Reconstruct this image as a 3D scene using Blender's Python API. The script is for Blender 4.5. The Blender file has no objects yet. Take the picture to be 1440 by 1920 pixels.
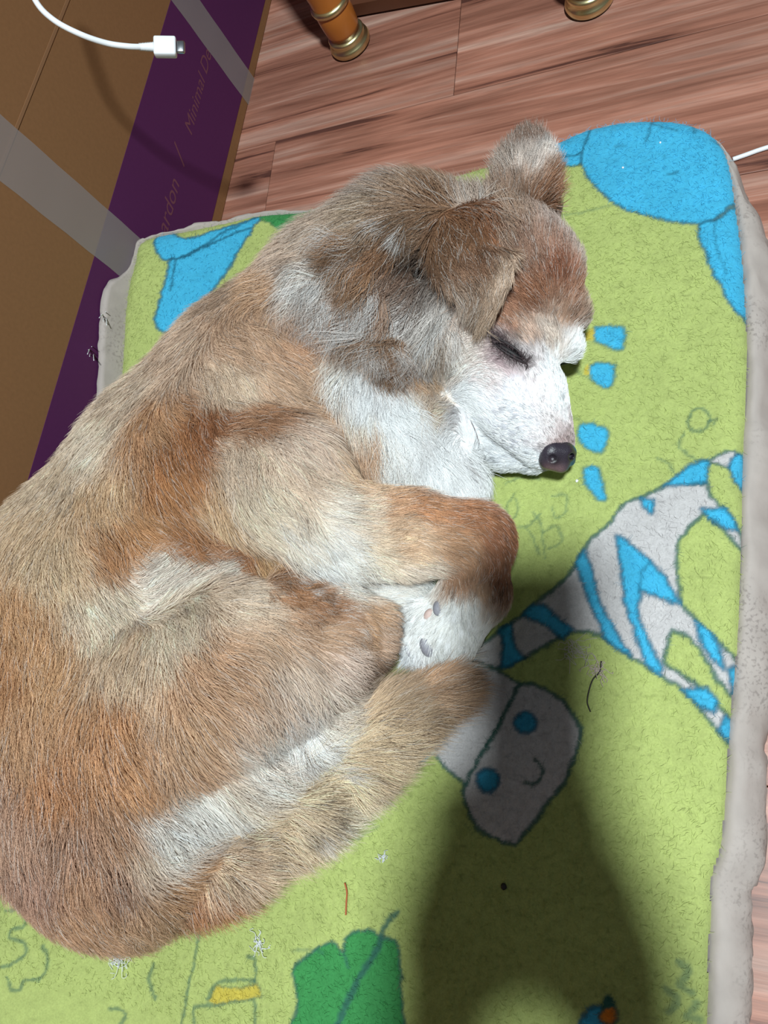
import bpy, bmesh, math, random
import numpy as np
from mathutils import Vector, Matrix
from mathutils.bvhtree import BVHTree

# ------------------------------------------------------------------ camera, world, light, exposure
scene = bpy.context.scene
COL = scene.collection
H = 0.66                                   # height of the camera above the floor
FPX = 1442.0                               # focal length in pixels of the 1440x1920 frame
EX = np.array([0.90765533, 0.02931307, -0.41869147])
EY = np.array([0.14487445, -0.95812836, 0.2469847])
ND = np.array([0.3939203, 0.28483468, 0.87389702])
MW = np.array([EX, EY, -ND])               # camera (right, down, forward) -> world
CAM = np.array([0.0, 0.0, H])
FWD = MW @ np.array([0, 0, 1.0]); RIGHT = MW @ np.array([1.0, 0, 0]); DOWN = MW @ np.array([0, 1.0, 0])

cd = bpy.data.cameras.new('camera'); cam = bpy.data.objects.new('camera', cd); COL.objects.link(cam)
cam.matrix_world = Matrix(((RIGHT[0], -DOWN[0], -FWD[0], 0), (RIGHT[1], -DOWN[1], -FWD[1], 0), (RIGHT[2], -DOWN[2], -FWD[2], H), (0, 0, 0, 1)))
cd.sensor_fit = 'VERTICAL'; cd.sensor_height = 36.0; cd.lens = FPX / 1920 * 36.0
cd.clip_start = 0.02; cd.clip_end = 50
scene.camera = cam

w = bpy.data.worlds.new('room'); scene.world = w; w.use_nodes = True
w.node_tree.nodes['Background'].inputs[0].default_value = (0.84, 0.95, 1.0, 1)
w.node_tree.nodes['Background'].inputs[1].default_value = 0.105
LIGHT = np.array([0.45, -0.20, 2.2])
ld = bpy.data.lights.new('ceiling_lamp', 'AREA'); ld.shape = 'DISK'; ld.size = 0.17; ld.energy = 75; ld.color = (0.87, 0.98, 1.0)
lo = bpy.data.objects.new('ceiling_lamp', ld); COL.objects.link(lo); lo.location = LIGHT
scene.cycles.max_bounces = 6; scene.cycles.diffuse_bounces = 3; scene.cycles.caustics_reflective = False
vs = scene.view_settings
vs.view_transform = 'Standard'; vs.look = 'None'; vs.gamma = 1.0; vs.exposure = 0.0; vs.use_curve_mapping = False

# ------------------------------------------------------------------ helpers
rng = np.random.default_rng(7)
random.seed(7)
def ray(px, py): return MW @ np.array([(px - 720) / FPX, (py - 960) / FPX, 1.0])
def P(px, py, z):
    r = ray(px, py); return CAM + r * ((z - H) / r[2])
XB = P(510, 0, 0)[0]                       # plane of the cardboard box face
def PB(px, py, off=0.0):
    r = ray(px, py); return CAM + r * ((XB + off) / r[0])
def depth(X): return float((np.asarray(X) - CAM) @ FWD)
def lin(c):
    c = np.asarray(c, float) / 255.0
    return np.where(c <= 0.04045, c / 12.92, ((c + 0.055) / 1.055) ** 2.4)
def sst(a, b, x):
    t = np.clip((x - a) / (b - a), 0, 1); return t * t * (3 - 2 * t)

def tag(o, label=None, cat=None, group=None, kind=None):
    if label: o['label'] = label
    if cat: o['category'] = cat
    if group: o['group'] = group
    if kind: o['kind'] = kind
    return o
def empty(name, loc=(0, 0, 0)):
    o = bpy.data.objects.new(name, None); COL.objects.link(o); o.location = Vector([float(v) for v in loc]); o.empty_display_size = 0.02
    return o
def obj(name, data, mat=None, parent=None):
    o = bpy.data.objects.new(name, data); COL.objects.link(o)
    if mat is not None:
        data.materials.clear(); data.materials.append(mat)
    if parent is not None:
        o.parent = parent
        o.matrix_parent_inverse = world(parent).inverted()
    return o
def world(o):
    m = o.matrix_basis.copy()
    if o.parent: m = world(o.parent) @ o.matrix_parent_inverse @ m
    return m
def mesh(name, V, F, smooth=True, colors=None):
    me = bpy.data.meshes.new(name)
    me.from_pydata([tuple(map(float, v)) for v in V] if not isinstance(V, np.ndarray) else V.tolist(), [], F if not isinstance(F, np.ndarray) else F.tolist())
    me.update()
    if smooth: me.polygons.foreach_set('use_smooth', np.ones(len(me.polygons), bool))
    if colors is not None:
        a = me.color_attributes.new('Col', 'FLOAT_COLOR', 'POINT')
        a.data.foreach_set('color', np.c_[colors, np.ones(len(colors))].astype(np.float32).ravel())
    return me
def bm_mesh(name, bm, smooth=True):
    me = bpy.data.meshes.new(name); bm.normal_update(); bm.to_mesh(me); bm.free()
    if smooth: me.polygons.foreach_set('use_smooth', np.ones(len(me.polygons), bool))
    return me
def catmull(pts, n, closed=False):
    p = np.asarray(pts, float); m = len(p)
    segs = m if closed else m - 1; out = []
    for i in range(segs):
        if closed: a, b, c, d = p[(i - 1) % m], p[i], p[(i + 1) % m], p[(i + 2) % m]
        else: a, b, c, d = p[max(i - 1, 0)], p[i], p[i + 1], p[min(i + 2, m - 1)]
        for t in np.linspace(0, 1, n, endpoint=False):
            out.append(0.5 * ((2 * b) + (c - a) * t + (2 * a - 5 * b + 4 * c - d) * t * t + (3 * b - a - 3 * c + d) * t ** 3))
    if not closed: out.append(p[-1])
    return np.array(out)
def tube(pts, rad, seg=10, cap=True):
    pts = np.asarray(pts, float); n = len(pts)
    rad = np.full(n, rad, float) if np.isscalar(rad) else np.asarray(rad, float)
    V = []; F = []
    T = np.gradient(pts, axis=0); T /= np.linalg.norm(T, axis=1)[:, None] + 1e-12
    up = np.array([0, 0, 1.0]) if abs(T[0][2]) < 0.9 else np.array([1.0, 0, 0])
    u = np.cross(T[0], up); u /= np.linalg.norm(u)
    for i in range(n):
        u = u - T[i] * (u @ T[i]); u /= np.linalg.norm(u); v = np.cross(T[i], u)
        for k in range(seg):
            a = 2 * math.pi * k / seg
            V.append(pts[i] + rad[i] * (math.cos(a) * u + math.sin(a) * v))
    for i in range(n - 1):
        for k in range(seg):
            F.append((i * seg + k, i * seg + (k + 1) % seg, (i + 1) * seg + (k + 1) % seg, (i + 1) * seg + k))
    if cap:
        F.append(tuple(reversed(range(seg)))); F.append(tuple((n - 1) * seg + k for k in range(seg)))
    return V, F
def box_bm(bm, lo, hi, bev=0.0):
    r = bmesh.ops.create_cube(bm, size=1.0)
    for v in r['verts']:
        for i in range(3): v.co[i] = lo[i] + (v.co[i] + 0.5) * (hi[i] - lo[i])
    if bev: bmesh.ops.bevel(bm, geom=list({e for v in r['verts'] for e in v.link_edges}), offset=bev, segments=2, affect='EDGES', profile=0.5)
def lathe(prof, seg=40):
    V = []; F = []
    for r, z in prof:
        for k in range(seg):
            a = 2 * math.pi * k / seg; V.append((r * math.cos(a), r * math.sin(a), z))
    for i in range(len(prof) - 1):
        for k in range(seg): F.append((i * seg + k, i * seg + (k + 1) % seg, (i + 1) * seg + (k + 1) % seg, (i + 1) * seg + k))
    F.append(tuple(reversed(range(seg)))); F.append(tuple((len(prof) - 1) * seg + k for k in range(seg)))
    return V, F

# ---- value noise in numpy
def _h(ix, iy, iz, s):
    n = (ix * 374761393 + iy * 668265263 + iz * 2147483647 + s * 974634757) & 0xffffffff
    n = ((n ^ (n >> 13)) * 1274126177) & 0xffffffff
    return ((n ^ (n >> 16)) & 0xffff) / 65535.0
def vnoise(p, scale, seed=0):
    q = np.asarray(p) * scale
    i = np.floor(q).astype(np.int64); f = q - i; f = f * f * (3 - 2 * f)
    r = 0
    for dx in (0, 1):
        for dy in (0, 1):
            for dz in (0, 1):
                wgt = (f[:, 0] if dx else 1 - f[:, 0]) * (f[:, 1] if dy else 1 - f[:, 1]) * (f[:, 2] if dz else 1 - f[:, 2])
                r = r + wgt * _h(i[:, 0] + dx, i[:, 1] + dy, i[:, 2] + dz, seed)
    return r * 2 - 1

# ------------------------------------------------------------------ materials
def new_mat(name):
    m = bpy.data.materials.new(name); m.use_nodes = True
    return m, m.node_tree.nodes, m.node_tree.links, m.node_tree.nodes['Principled BSDF']
def plain(name, c, rough=0.5, metal=0.0, noise=0.0, nscale=40.0, bump=0.0, spec=0.5):
    m, N, L, b = new_mat(name)
    c = lin(c)
    b.inputs['Roughness'].default_value = rough; b.inputs['Metallic'].default_value = metal
    b.inputs['Specular IOR Level'].default_value = spec
    tc = N.new('ShaderNodeTexCoord'); nz = N.new('ShaderNodeTexNoise'); nz.inputs['Scale'].default_value = nscale; nz.inputs['Detail'].default_value = 6
    L.new(tc.outputs['Object'], nz.inputs['Vector'])
    mx = N.new('ShaderNodeMix'); mx.data_type = 'RGBA'
    mx.inputs['A'].default_value = (*(c * (1 - noise)), 1); mx.inputs['B'].default_value = (*np.minimum(c * (1 + noise), 1), 1)
    L.new(nz.outputs['Fac'], mx.inputs['Factor']); L.new(mx.outputs['Result'], b.inputs['Base Color'])
    if bump:
        bp = N.new('ShaderNodeBump'); bp.inputs['Strength'].default_value = bump; bp.inputs['Distance'].default_value = 0.002
        L.new(nz.outputs['Fac'], bp.inputs['Height']); L.new(bp.outputs['Normal'], b.inputs['Normal'])
    return m
def attr_mat(name, attr='Col', rough=0.9, spec=0.1, noise=0.12, nscale=250.0, bump=0.0, sheen=0.0, var=False):
    m, N, L, b = new_mat(name)
    at = N.new('ShaderNodeAttribute'); at.attribute_name = attr
    b.inputs['Roughness'].default_value = rough; b.inputs['Specular IOR Level'].default_value = spec
    if noise:
        tc = N.new('ShaderNodeTexCoord'); nz = N.new('ShaderNodeTexNoise'); nz.inputs['Scale'].default_value = nscale; nz.inputs['Detail'].default_value = 5
        L.new(tc.outputs['Object'], nz.inputs['Vector'])
        mr = N.new('ShaderNodeMapRange'); mr.inputs['From Min'].default_value = 0.3; mr.inputs['From Max'].default_value = 0.7
        mr.inputs['To Min'].default_value = 1 - noise; mr.inputs['To Max'].default_value = 1 + noise
        L.new(nz.outputs['Fac'], mr.inputs['Value'])
        vm = N.new('ShaderNodeVectorMath'); vm.operation = 'SCALE'
        L.new(at.outputs['Color'], vm.inputs[0]); L.new(mr.outputs['Result'], vm.inputs['Scale']); L.new(vm.outputs['Vector'], b.inputs['Base Color'])
        if bump:
            bp = N.new('ShaderNodeBump'); bp.inputs['Strength'].default_value = bump; bp.inputs['Distance'].default_value = 0.001
            L.new(nz.outputs['Fac'], bp.inputs['Height']); L.new(bp.outputs['Normal'], b.inputs['Normal'])
    else:
        L.new(at.outputs['Color'], b.inputs['Base Color'])
    if sheen:
        b.inputs['Sheen Weight'].default_value = sheen
    return m
def wood_mat():
    m, N, L, b = new_mat('laminate')
    tc = N.new('ShaderNodeTexCoord'); oi = N.new('ShaderNodeObjectInfo')
    mul = N.new('ShaderNodeVectorMath'); mul.operation = 'SCALE'; mul.inputs['Scale'].default_value = 37.0
    cmb = N.new('ShaderNodeCombineXYZ'); L.new(oi.outputs['Random'], cmb.inputs[0]); L.new(oi.outputs['Random'], cmb.inputs[1]); L.new(oi.outputs['Random'], cmb.inputs[2])
    L.new(cmb.outputs[0], mul.inputs[0])
    add = N.new('ShaderNodeVectorMath'); L.new(tc.outputs['Object'], add.inputs[0]); L.new(mul.outputs[0], add.inputs[1])
    def nz(sc, scale, detail, dist=0.0, rough=0.55):
        mp = N.new('ShaderNodeMapping'); mp.inputs['Scale'].default_value = sc
        L.new(add.outputs[0], mp.inputs['Vector'])
        t = N.new('ShaderNodeTexNoise'); t.inputs['Scale'].default_value = scale; t.inputs['Detail'].default_value = detail; t.inputs['Distortion'].default_value = dist; t.inputs['Roughness'].default_value = rough
        L.new(mp.outputs[0], t.inputs['Vector']); return t
    a = nz((1.3, 44, 1), 1.0, 6, 0.9, 0.6)
    f = nz((7, 190, 1), 1.0, 6, 0.4, 0.7)
    g = nz((1.4, 9, 1), 1.0, 3, 1.6)
    r1 = N.new('ShaderNodeValToRGB'); e = r1.color_ramp.elements
    e[0].position = 0.36; e[0].color = (*lin((90, 56, 48)), 1); e[1].position = 0.74; e[1].color = (*lin((196, 162, 146)), 1)
    for p, c in ((0.40, (138, 90, 74)), (0.52, (164, 112, 94)), (0.62, (178, 134, 118))):
        k = e.new(p); k.color = (*lin(c), 1)
    L.new(a.outputs['Fac'], r1.inputs[0])
    r2 = N.new('ShaderNodeMapRange'); r2.inputs['From Min'].default_value = 0.35; r2.inputs['From Max'].default_value = 0.65; r2.inputs['To Min'].default_value = 0.78; r2.inputs['To Max'].default_value = 1.15
    L.new(f.outputs['Fac'], r2.inputs['Value'])
    r3 = N.new('ShaderNodeMapRange'); r3.inputs['From Min'].default_value = 0.35; r3.inputs['From Max'].default_value = 0.65; r3.inputs['To Min'].default_value = 0.8; r3.inputs['To Max'].default_value = 1.15
    L.new(g.outputs['Fac'], r3.inputs['Value'])
    mm = N.new('ShaderNodeMath'); mm.operation = 'MULTIPLY'; L.new(r2.outputs[0], mm.inputs[0]); L.new(r3.outputs[0], mm.inputs[1])
    v = N.new('ShaderNodeVectorMath'); v.operation = 'SCALE'; L.new(r1.outputs[0], v.inputs[0]); L.new(mm.outputs[0], v.inputs['Scale'])
    L.new(v.outputs[0], b.inputs['Base Color'])
    b.inputs['Roughness'].default_value = 0.42; b.inputs['Specular IOR Level'].default_value = 0.35
    bp = N.new('ShaderNodeBump'); bp.inputs['Strength'].default_value = 0.15; bp.inputs['Distance'].default_value = 0.0006
    L.new(f.outputs['Fac'], bp.inputs['Height']); L.new(bp.outputs[0], b.inputs['Normal'])
    return m

# ------------------------------------------------------------------ floor of laminate planks
ANG = math.atan2(0.0355, 0.6165)
floor = empty('floor'); tag(floor, 'reddish brown laminate floor of long planks', 'floor', kind='structure')
M_WOOD = wood_mat(); M_GAP = plain('gap', (38, 22, 18), 0.9)
bm = bmesh.new(); box_bm(bm, (-1.6, -1.3, -0.03), (1.4, 1.9, -0.0062)); obj('subfloor', bm_mesh('subfloor', bm, False), M_GAP, floor)
PW = 0.178
rot = Matrix.Rotation(ANG, 4, 'Z')
ca, sa = math.cos(ANG), math.sin(ANG)
def to_uv(p): return np.array([ca * p[0] + sa * p[1], -sa * p[0] + ca * p[1]])
vA = to_uv(P(850, 178, 0)[:2])[1]
jA = to_uv(P(858, 90, 0)[:2])[0]; jB = to_uv(P(507, 330, 0)[:2])[0]
bm = bmesh.new(); box_bm(bm, (0, 0, -0.006), (1.0, PW - 0.0007, 0), 0.0007); PLANK = bm_mesh('plank', bm, False)
PLANK.materials.append(M_WOOD)
for row in range(-9, 7):
    off = {0: jA, -1: jB}.get(row, jA + 0.37 * row * (1 if row % 2 else -1.3))
    lenp = 0.80
    k0 = int(math.floor((-1.5 - off) / lenp)); 
    for k in range(k0, k0 + 5):
        u = off + k * lenp
        if u > 1.3: break
        o = bpy.data.objects.new('plank', PLANK); COL.objects.link(o); o.parent = floor
        loc = rot @ Vector((u, vA + row * PW, 0))
        o.matrix_basis = Matrix.Translation(loc) @ rot @ Matrix.Diagonal((lenp - 0.0006, 1, 1, 1))

# ------------------------------------------------------------------ cardboard box standing on edge
bx = empty('cardboard_box', (XB - 0.1, 0.35, 0)); tag(bx, 'tall brown cardboard box with a purple printed band and clear tape', 'box')
M_CARD = plain('cardboard', (134, 96, 64), 0.85, noise=0.10, nscale=260, bump=0.05, spec=0.15)
M_PURP = plain('purple_print', (84, 36, 80), 0.75, noise=0.06, nscale=260, spec=0.2)
M_GOLD = plain('lettering', (112, 62, 76), 0.7)
Y0, Y1, ZT = -0.75, 1.15, 0.62
bm = bmesh.new(); box_bm(bm, (XB - 0.20, Y0, 0.0), (XB, Y1, ZT), 0.0015)
obj('carton', bm_mesh('carton', bm, False), M_CARD, bx)
def strip(name, a, b, c, d, off, mat):           # quad lying on the face, corners given as (y,z)
    V = [(XB + off, *a), (XB + off, *b), (XB + off, *c), (XB + off, *d), (XB - 0.0005, *a), (XB - 0.0005, *b), (XB - 0.0005, *c), (XB - 0.0005, *d)]
    F = [(0, 1, 2, 3), (4, 7, 6, 5), (0, 4, 5, 1), (1, 5, 6, 2), (2, 6, 7, 3), (3, 7, 4, 0)]
    return obj(name, mesh(name, V, F, False), mat, bx)
def lineyz(pa, pb, y):
    A, B = PB(*pa), PB(*pb); t = (y - A[1]) / (B[1] - A[1]); return A[2] + t * (B[2] - A[2])
zl = lambda y: lineyz((320, 0), (40, 940), y); zr = lambda y: lineyz((497, 0), (400, 400), y)
strip('purple_band', (Y0, zr(Y0)), (Y1, zr(Y1)), (Y1, zl(Y1)), (Y0, zl(Y0)), 0.0004, M_PURP)
# crease line of the carton face
zc = lambda y: lineyz((130, 0), (30, 250), y)
M_CREASE = plain('crease', (136, 97, 65), 0.85)
strip('crease', (Y0, zc(Y0)), (Y1, zc(Y1)), (Y1, zc(Y1) + 0.003), (Y0, zc(Y0) + 0.003), 0.0006, M_CREASE)
def tape_mat():
    m, N, L, b = new_mat('clear_tape')
    b.inputs['Base Color'].default_value = (*lin((168, 160, 158)), 1); b.inputs['Roughness'].default_value = 0.38; b.inputs['Alpha'].default_value = 0.48
    b.inputs['Specular IOR Level'].default_value = 0.6
    return m
M_TAPE = tape_mat()
for (pa, pb) in (((0, 215), (0, 340)), ((320, 0), (367, 0))):
    ya, yb = PB(*pa)[1], PB(*pb)[1]
    if pa[0]: ya, yb = ya, yb + 0.005
    lo_, hi_ = min(ya, yb), max(ya, yb)
    zb = 0.0 if pa[0] else 0.03
    V = []; F = []; n = 40
    for i in range(n + 1):
        z = zb + (ZT - zb) * i / n
        jj = 0.0008 * math.sin(i * 1.7)
        V += [(XB + 0.0009, lo_ + jj * 0.4, z), (XB + 0.0009 + 0.0006 * abs(math.sin(i * 0.9)), (lo_ + hi_) / 2, z), (XB + 0.0009, hi_ + jj * 0.3, z)]
    for i in range(n):
        for k in (0, 1): F.append((3 * i + k, 3 * i + k + 1, 3 * i + 4 + k, 3 * i + 3 + k))
    obj('tape', mesh('tape', V, F), M_TAPE, bx)
def text_on_box(s, pstart, pend, zbase, name='lettering'):
    cu = bpy.data.curves.new('t', 'FONT'); cu.body = s; cu.size = 1.0; cu.shear = 0.25; cu.extrude = 0.0
    to = bpy.data.objects.new('t', cu); COL.objects.link(to)
    bpy.context.view_layer.update()
    me = bpy.data.meshes.new_from_object(to.evaluated_get(bpy.context.evaluated_depsgraph_get()))
    bpy.data.objects.remove(to); bpy.data.curves.remove(cu)
    xs = [v.co.x for v in me.vertices]; x0, x1 = min(xs), max(xs)
    ya, yb = PB(*pstart)[1], PB(*pend)[1]; sc = (yb - ya) / (x1 - x0)
    for v in me.vertices:
        x, y = v.co.x, v.co.y
        v.co = Vector((XB + 0.0006, ya + (x - x0) * sc, zbase + y * sc * 0.82))
    me.name = name
    return obj(name, me, M_GOLD, bx)
text_on_box('Minimal De', (362, 258), (408, 118), 0.082)
text_on_box('ardon', (300, 432), (336, 345), 0.082)
text_on_box('/', (345, 315), (350, 290), 0.082)

# ------------------------------------------------------------------ pad (dog bed)
def zpad(x, y):
    x = np.asarray(x, float); y = np.asarray(y, float)
    z = 0.055 + (0.046 + 0.030 * sst(0.22, 0.40, y)) * sst(0.0, 0.17, -0.42 - x)
    z = z + 0.0022 * np.sin(x * 23 + 1.3 * np.sin(y * 17)) * np.cos(y * 19 + 0.7)
    return z
def PP(px, py):                                  # point of the pad's top under a pixel
    z = 0.055
    for _ in range(25):
        X = P(px, py, z); z = 0.5 * z + 0.5 * float(zpad(max(X[0], XB + 0.006), X[1]))
    X[2] = z
    return X
seam_px = [(253, 452), (290, 434), (345, 424), (420, 408), (500, 393), (620, 375), (760, 345), (900, 305), (1030, 262), (1100, 232), (1180, 217), (1260, 216),
           (1320, 232), (1352, 260), (1368, 300), (1380, 380), (1392, 470), (1398, 560), (1402, 650), (1399, 750), (1394, 850), (1391, 1000), (1388, 1100), (1382, 1220),
           (1370, 1350), (1362, 1480), (1352, 1590), (1334, 1650), (1333, 1720), (1328, 1800), (1325, 1920)]
S = [PP(*p)[:2] for p in seam_px]
S += [np.array(v) for v in ((-0.015, -0.25), (-0.03, -0.33), (-0.07, -0.375), (-0.2, -0.385), (-0.4, -0.39), (-0.54, -0.385), (-0.59, -0.34), (-0.594, -0.2), (-0.592, 0.0), (-0.585, 0.12), (-0.582, 0.2))]
left_px = [(203, 742), (203, 690), (203, 640), (207, 590), (222, 540), (243, 490)]
S += [PP(*p)[:2] for p in left_px]
S = np.array(S); S[:, 0] = np.maximum(S[:, 0], XB + 0.008)
OUT = catmull(S, 12, closed=True)
OUT[:, 0] = np.maximum(OUT[:, 0], XB + 0.006)
M = len(OUT)
# signed distance of points to the outline
def poly_sd(pts, poly):
    d = np.full(len(pts), 1e9); ins = np.zeros(len(pts), bool)
    a = poly; b = np.roll(poly, -1, 0)
    for p, q in zip(a, b):
        e = q - p; wv = pts - p
        t = np.clip((wv @ e) / (e @ e + 1e-18), 0, 1)
        d = np.minimum(d, np.hypot(*(wv - t[:, None] * e).T))
        c = (p[1] > pts[:, 1]) != (q[1] > pts[:, 1])
        if e[1] != 0: ins ^= c & (pts[:, 0] < e[0] * (pts[:, 1] - p[1]) / e[1] + p[0])
    return np.where(ins, -d, d)
def line_d(pts, pl):
    d = np.full(len(pts), 1e9)
    for p, q in zip(pl[:-1], pl[1:]):
        e = q - p; wv = pts - p
        t = np.clip((wv @ e) / (e @ e + 1e-18), 0, 1)
        d = np.minimum(d, np.hypot(*(wv - t[:, None] * e).T))
    return d
# top sheet as a fine grid
ST = 0.00155
gx = np.arange(OUT[:, 0].min() - ST, OUT[:, 0].max() + 2 * ST, ST); gy = np.arange(OUT[:, 1].min() - ST, OUT[:, 1].max() + 2 * ST, ST)
GX, GY = np.meshgrid(gx, gy, indexing='ij'); G = np.c_[GX.ravel(), GY.ravel()]
# signed distance of the outline, coarse polygon is enough
sd = poly_sd(G, OUT[::4])
NX, NY = GX.shape
keep = sd < 0.0006
LIME = np.array([.382, .441, .148]); BLUE = np.array([.056, .387, .61]); WHITE = np.array([.50, .475, .475]); GREEN = lin((62, 134, 76)); YEL = lin((188, 172, 76)); DARK = lin((50, 92, 84)); NAVY = lin((36, 92, 116)); ORNG = lin((216, 130, 50))
colr = np.tile(LIME, (len(G), 1))
wob = np.c_[vnoise(np.c_[G, np.zeros(len(G))], 160, 3), vnoise(np.c_[G, np.zeros(len(G))], 160, 4)] * 0.0009
wob += np.c_[vnoise(np.c_[G, np.zeros(len(G))], 520, 5), vnoise(np.c_[G, np.zeros(len(G))], 520, 6)] * 0.0008
GW = G + wob
patch = vnoise(np.c_[G, np.zeros(len(G))], 30, 11)
def shp(pts, n=6, sharp=False):
    q = np.array([PP(*p)[:2] for p in pts])
    return q if sharp else catmull(q, n, closed=True)
def paint(mask_idx, wgt, c):
    colr[mask_idx] = colr[mask_idx] * (1 - wgt[:, None]) + c * wgt[:, None]
def fill(pts, c, line=DARK, lw=0.0022, sharp=False, la=0.75):
    q = shp(pts, 5, sharp)
    lo_, hi_ = q.min(0) - 0.012, q.max(0) + 0.012
    ix = np.where((G[:, 0] > lo_[0]) & (G[:, 0] < hi_[0]) & (G[:, 1] > lo_[1]) & (G[:, 1] < hi_[1]))[0]
    d = poly_sd(GW[ix], q)
    paint(ix, sst(0.0012, -0.0012, d), c)
    if line is not None: paint(ix, la * sst(lw, lw * 0.25, np.abs(d)), line)
def stroke(pts, c=DARK, lw=0.0020, a=0.75, curve=True):
    q = np.array([PP(*p)[:2] for p in pts])
    if curve and len(q) > 2: q = catmull(q, 5)
    lo_, hi_ = q.min(0) - 0.012, q.max(0) + 0.012
    ix = np.where((G[:, 0] > lo_[0]) & (G[:, 0] < hi_[0]) & (G[:, 1] > lo_[1]) & (G[:, 1] < hi_[1]))[0]
    paint(ix, a * sst(lw, lw * 0.2, line_d(GW[ix], q)), c)
def cr(L, ox, oy, s): return [(ox + x / s, oy + y / s) for x, y in L]
# --- top right: blue ball and flaps
fill([(1015, 262), (1060, 235), (1112, 215), (1108, 245), (1093, 282), (1088, 308), (1050, 310), (1025, 302)], BLUE)
stroke([(1032, 292), (1060, 294), (1085, 288), (1098, 272), (1112, 230)], NAVY)
fill([(1116, 215), (1106, 245), (1090, 285), (1092, 312), (1106, 338), (1132, 366), (1170, 390), (1220, 405), (1270, 417), (1322, 418), (1346, 404), (1366, 384), (1390, 340), (1390, 200), (1260, 190)], BLUE, NAVY)
fill([(1309, 424), (1345, 410), (1372, 384), (1412, 345), (1420, 480), (1415, 596), (1395, 592), (1372, 572), (1350, 535), (1325, 482)], BLUE, NAVY)
stroke([(1346, 405), (1340, 430), (1346, 470), (1362, 512)], NAVY, a=0.4)
for s_, a_ in (([(1224, 219), (1220, 240), (1213, 262)], .6), ([(1224, 228), (1245, 238), (1270, 244)], .6), ([(1300, 228), (1302, 247)], .5), ([(1334, 256), (1352, 262)], .5), ([(1254, 326), (1270, 322)], .6), ([(1155, 276), (1172, 274)], .4)):
    stroke(s_, NAVY, 0.0022, a_)
stroke([(1040, 408), (1090, 398), (1135, 388), (1162, 380)], DARK, 0.0018, .35)
# --- small blue footprints
for q in ([(1115, 616), (1140, 611), (1170, 616), (1172, 640), (1165, 657), (1140, 651), (1116, 638)], [(1106, 690), (1125, 680), (1153, 685), (1150, 714), (1138, 728), (1110, 712)],
          [(1084, 800), (1105, 793), (1140, 808), (1136, 835), (1124, 850), (1087, 829)], [(1094, 880), (1118, 874), (1129, 900), (1136, 936), (1118, 934), (1098, 907)]):
    fill(q, BLUE, DARK, 0.0026, la=.5)
for q in ([(1100, 622), (1112, 618), (1112, 636), (1100, 636)], [(1094, 692), (1104, 686), (1106, 702), (1096, 702)]): fill(q, YEL, None)
stroke([(1060, 670), (1075, 690), (1105, 712)], DARK, 0.0016, .35); stroke([(1068, 780), (1088, 790)], DARK, 0.0016, .35)
# --- scribbles right
stroke([(1296, 772), (1315, 766), (1332, 785), (1320, 806), (1298, 806), (1288, 790), (1296, 772)], DARK, .002, .6); stroke([(1328, 792), (1345, 784), (1338, 800)], DARK, .0018, .5)
stroke([(1282, 812), (1274, 832), (1286, 850), (1305, 862), (1330, 866)], DARK, .002, .5); stroke([(1230, 858), (1252, 868), (1262, 885), (1280, 892)], DARK, .0018, .45)
for s_ in ([(965, 925), (950, 950), (955, 975), (972, 960), (968, 935)], [(1035, 930), (1062, 928), (1060, 958), (1042, 972), (1035, 950)], [(985, 990), (1000, 1010), (1010, 1040)], [(1018, 1000), (1040, 985), (1055, 1010), (1030, 1030)], [(950, 905), (985, 892), (1010, 900)], [(1000, 960), (1015, 985), (1022, 1045)], [(960, 990), (990, 985), (1012, 965)]):
    stroke(s_, DARK, .0017, .42)
# --- white and blue striped shape
C5 = lambda L: cr(L, 780, 780, 2.182)
fill(C5([(700, 520), (790, 440), (860, 350), (920, 335), (1010, 290), (1050, 272), (1190, 275), (1205, 330), (1270, 385), (1330, 470), (1345, 550), (1250, 460), (1180, 402), (1120, 450), (1075, 510), (1065, 600), (1080, 770), (1140, 830), (1250, 940), (1330, 1010), (1315, 1110), (1290, 1140), (1230, 1080), (1160, 950), (1120, 910), (1045, 875), (1025, 950), (1015, 1010), (1090, 1060), (1150, 1100), (1230, 1180), (1300, 1250), (1285, 1350), (1180, 1220), (1080, 1110), (950, 1030), (880, 990), (780, 910), (700, 880), (620, 890), (530, 940), (440, 990), (380, 1020), (330, 1035), (210, 1000), (250, 950), (290, 920), (440, 810), (520, 740), (610, 670), (660, 600)]), WHITE, DARK, .0028, True, .8)
for q in ([(818, 490), (860, 510), (960, 590), (1015, 650), (1080, 775), (1020, 750), (920, 720), (908, 780), (920, 850), (965, 945), (1010, 1035), (1000, 1060), (940, 1012), (898, 900), (850, 740), (838, 620)],
          [(690, 550), (722, 640), (752, 760), (800, 850), (880, 985), (830, 960), (768, 900), (718, 780), (678, 680), (650, 600)],
          [(470, 780), (520, 770), (640, 872), (600, 910), (520, 850), (435, 815)], [(340, 870), (390, 850), (402, 930), (440, 990), (385, 1025), (350, 1035), (356, 950)],
          [(205, 960), (245, 915), (248, 960), (238, 1005), (205, 1005)], [(1200, 185), (1192, 270), (1050, 287), (1018, 285), (1110, 205), (1170, 183)],
          [(1168, 382), (1270, 380), (1325, 457), (1270, 462), (1190, 412)], [(918, 335), (972, 343), (967, 405), (930, 372)],
          [(1138, 838), (1200, 880), (1245, 960), (1265, 1040), (1215, 1000), (1170, 930)], [(1285, 1030), (1325, 1010), (1318, 1115), (1300, 1130), (1285, 1080)], [(1088, 1120), (1190, 1108), (1232, 1160), (1222, 1212), (1160, 1190)], [(1265, 1225), (1305, 1250), (1290, 1340), (1240, 1285)]):
    fill(C5(q), BLUE, NAVY, .0026, True, .7)
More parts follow.
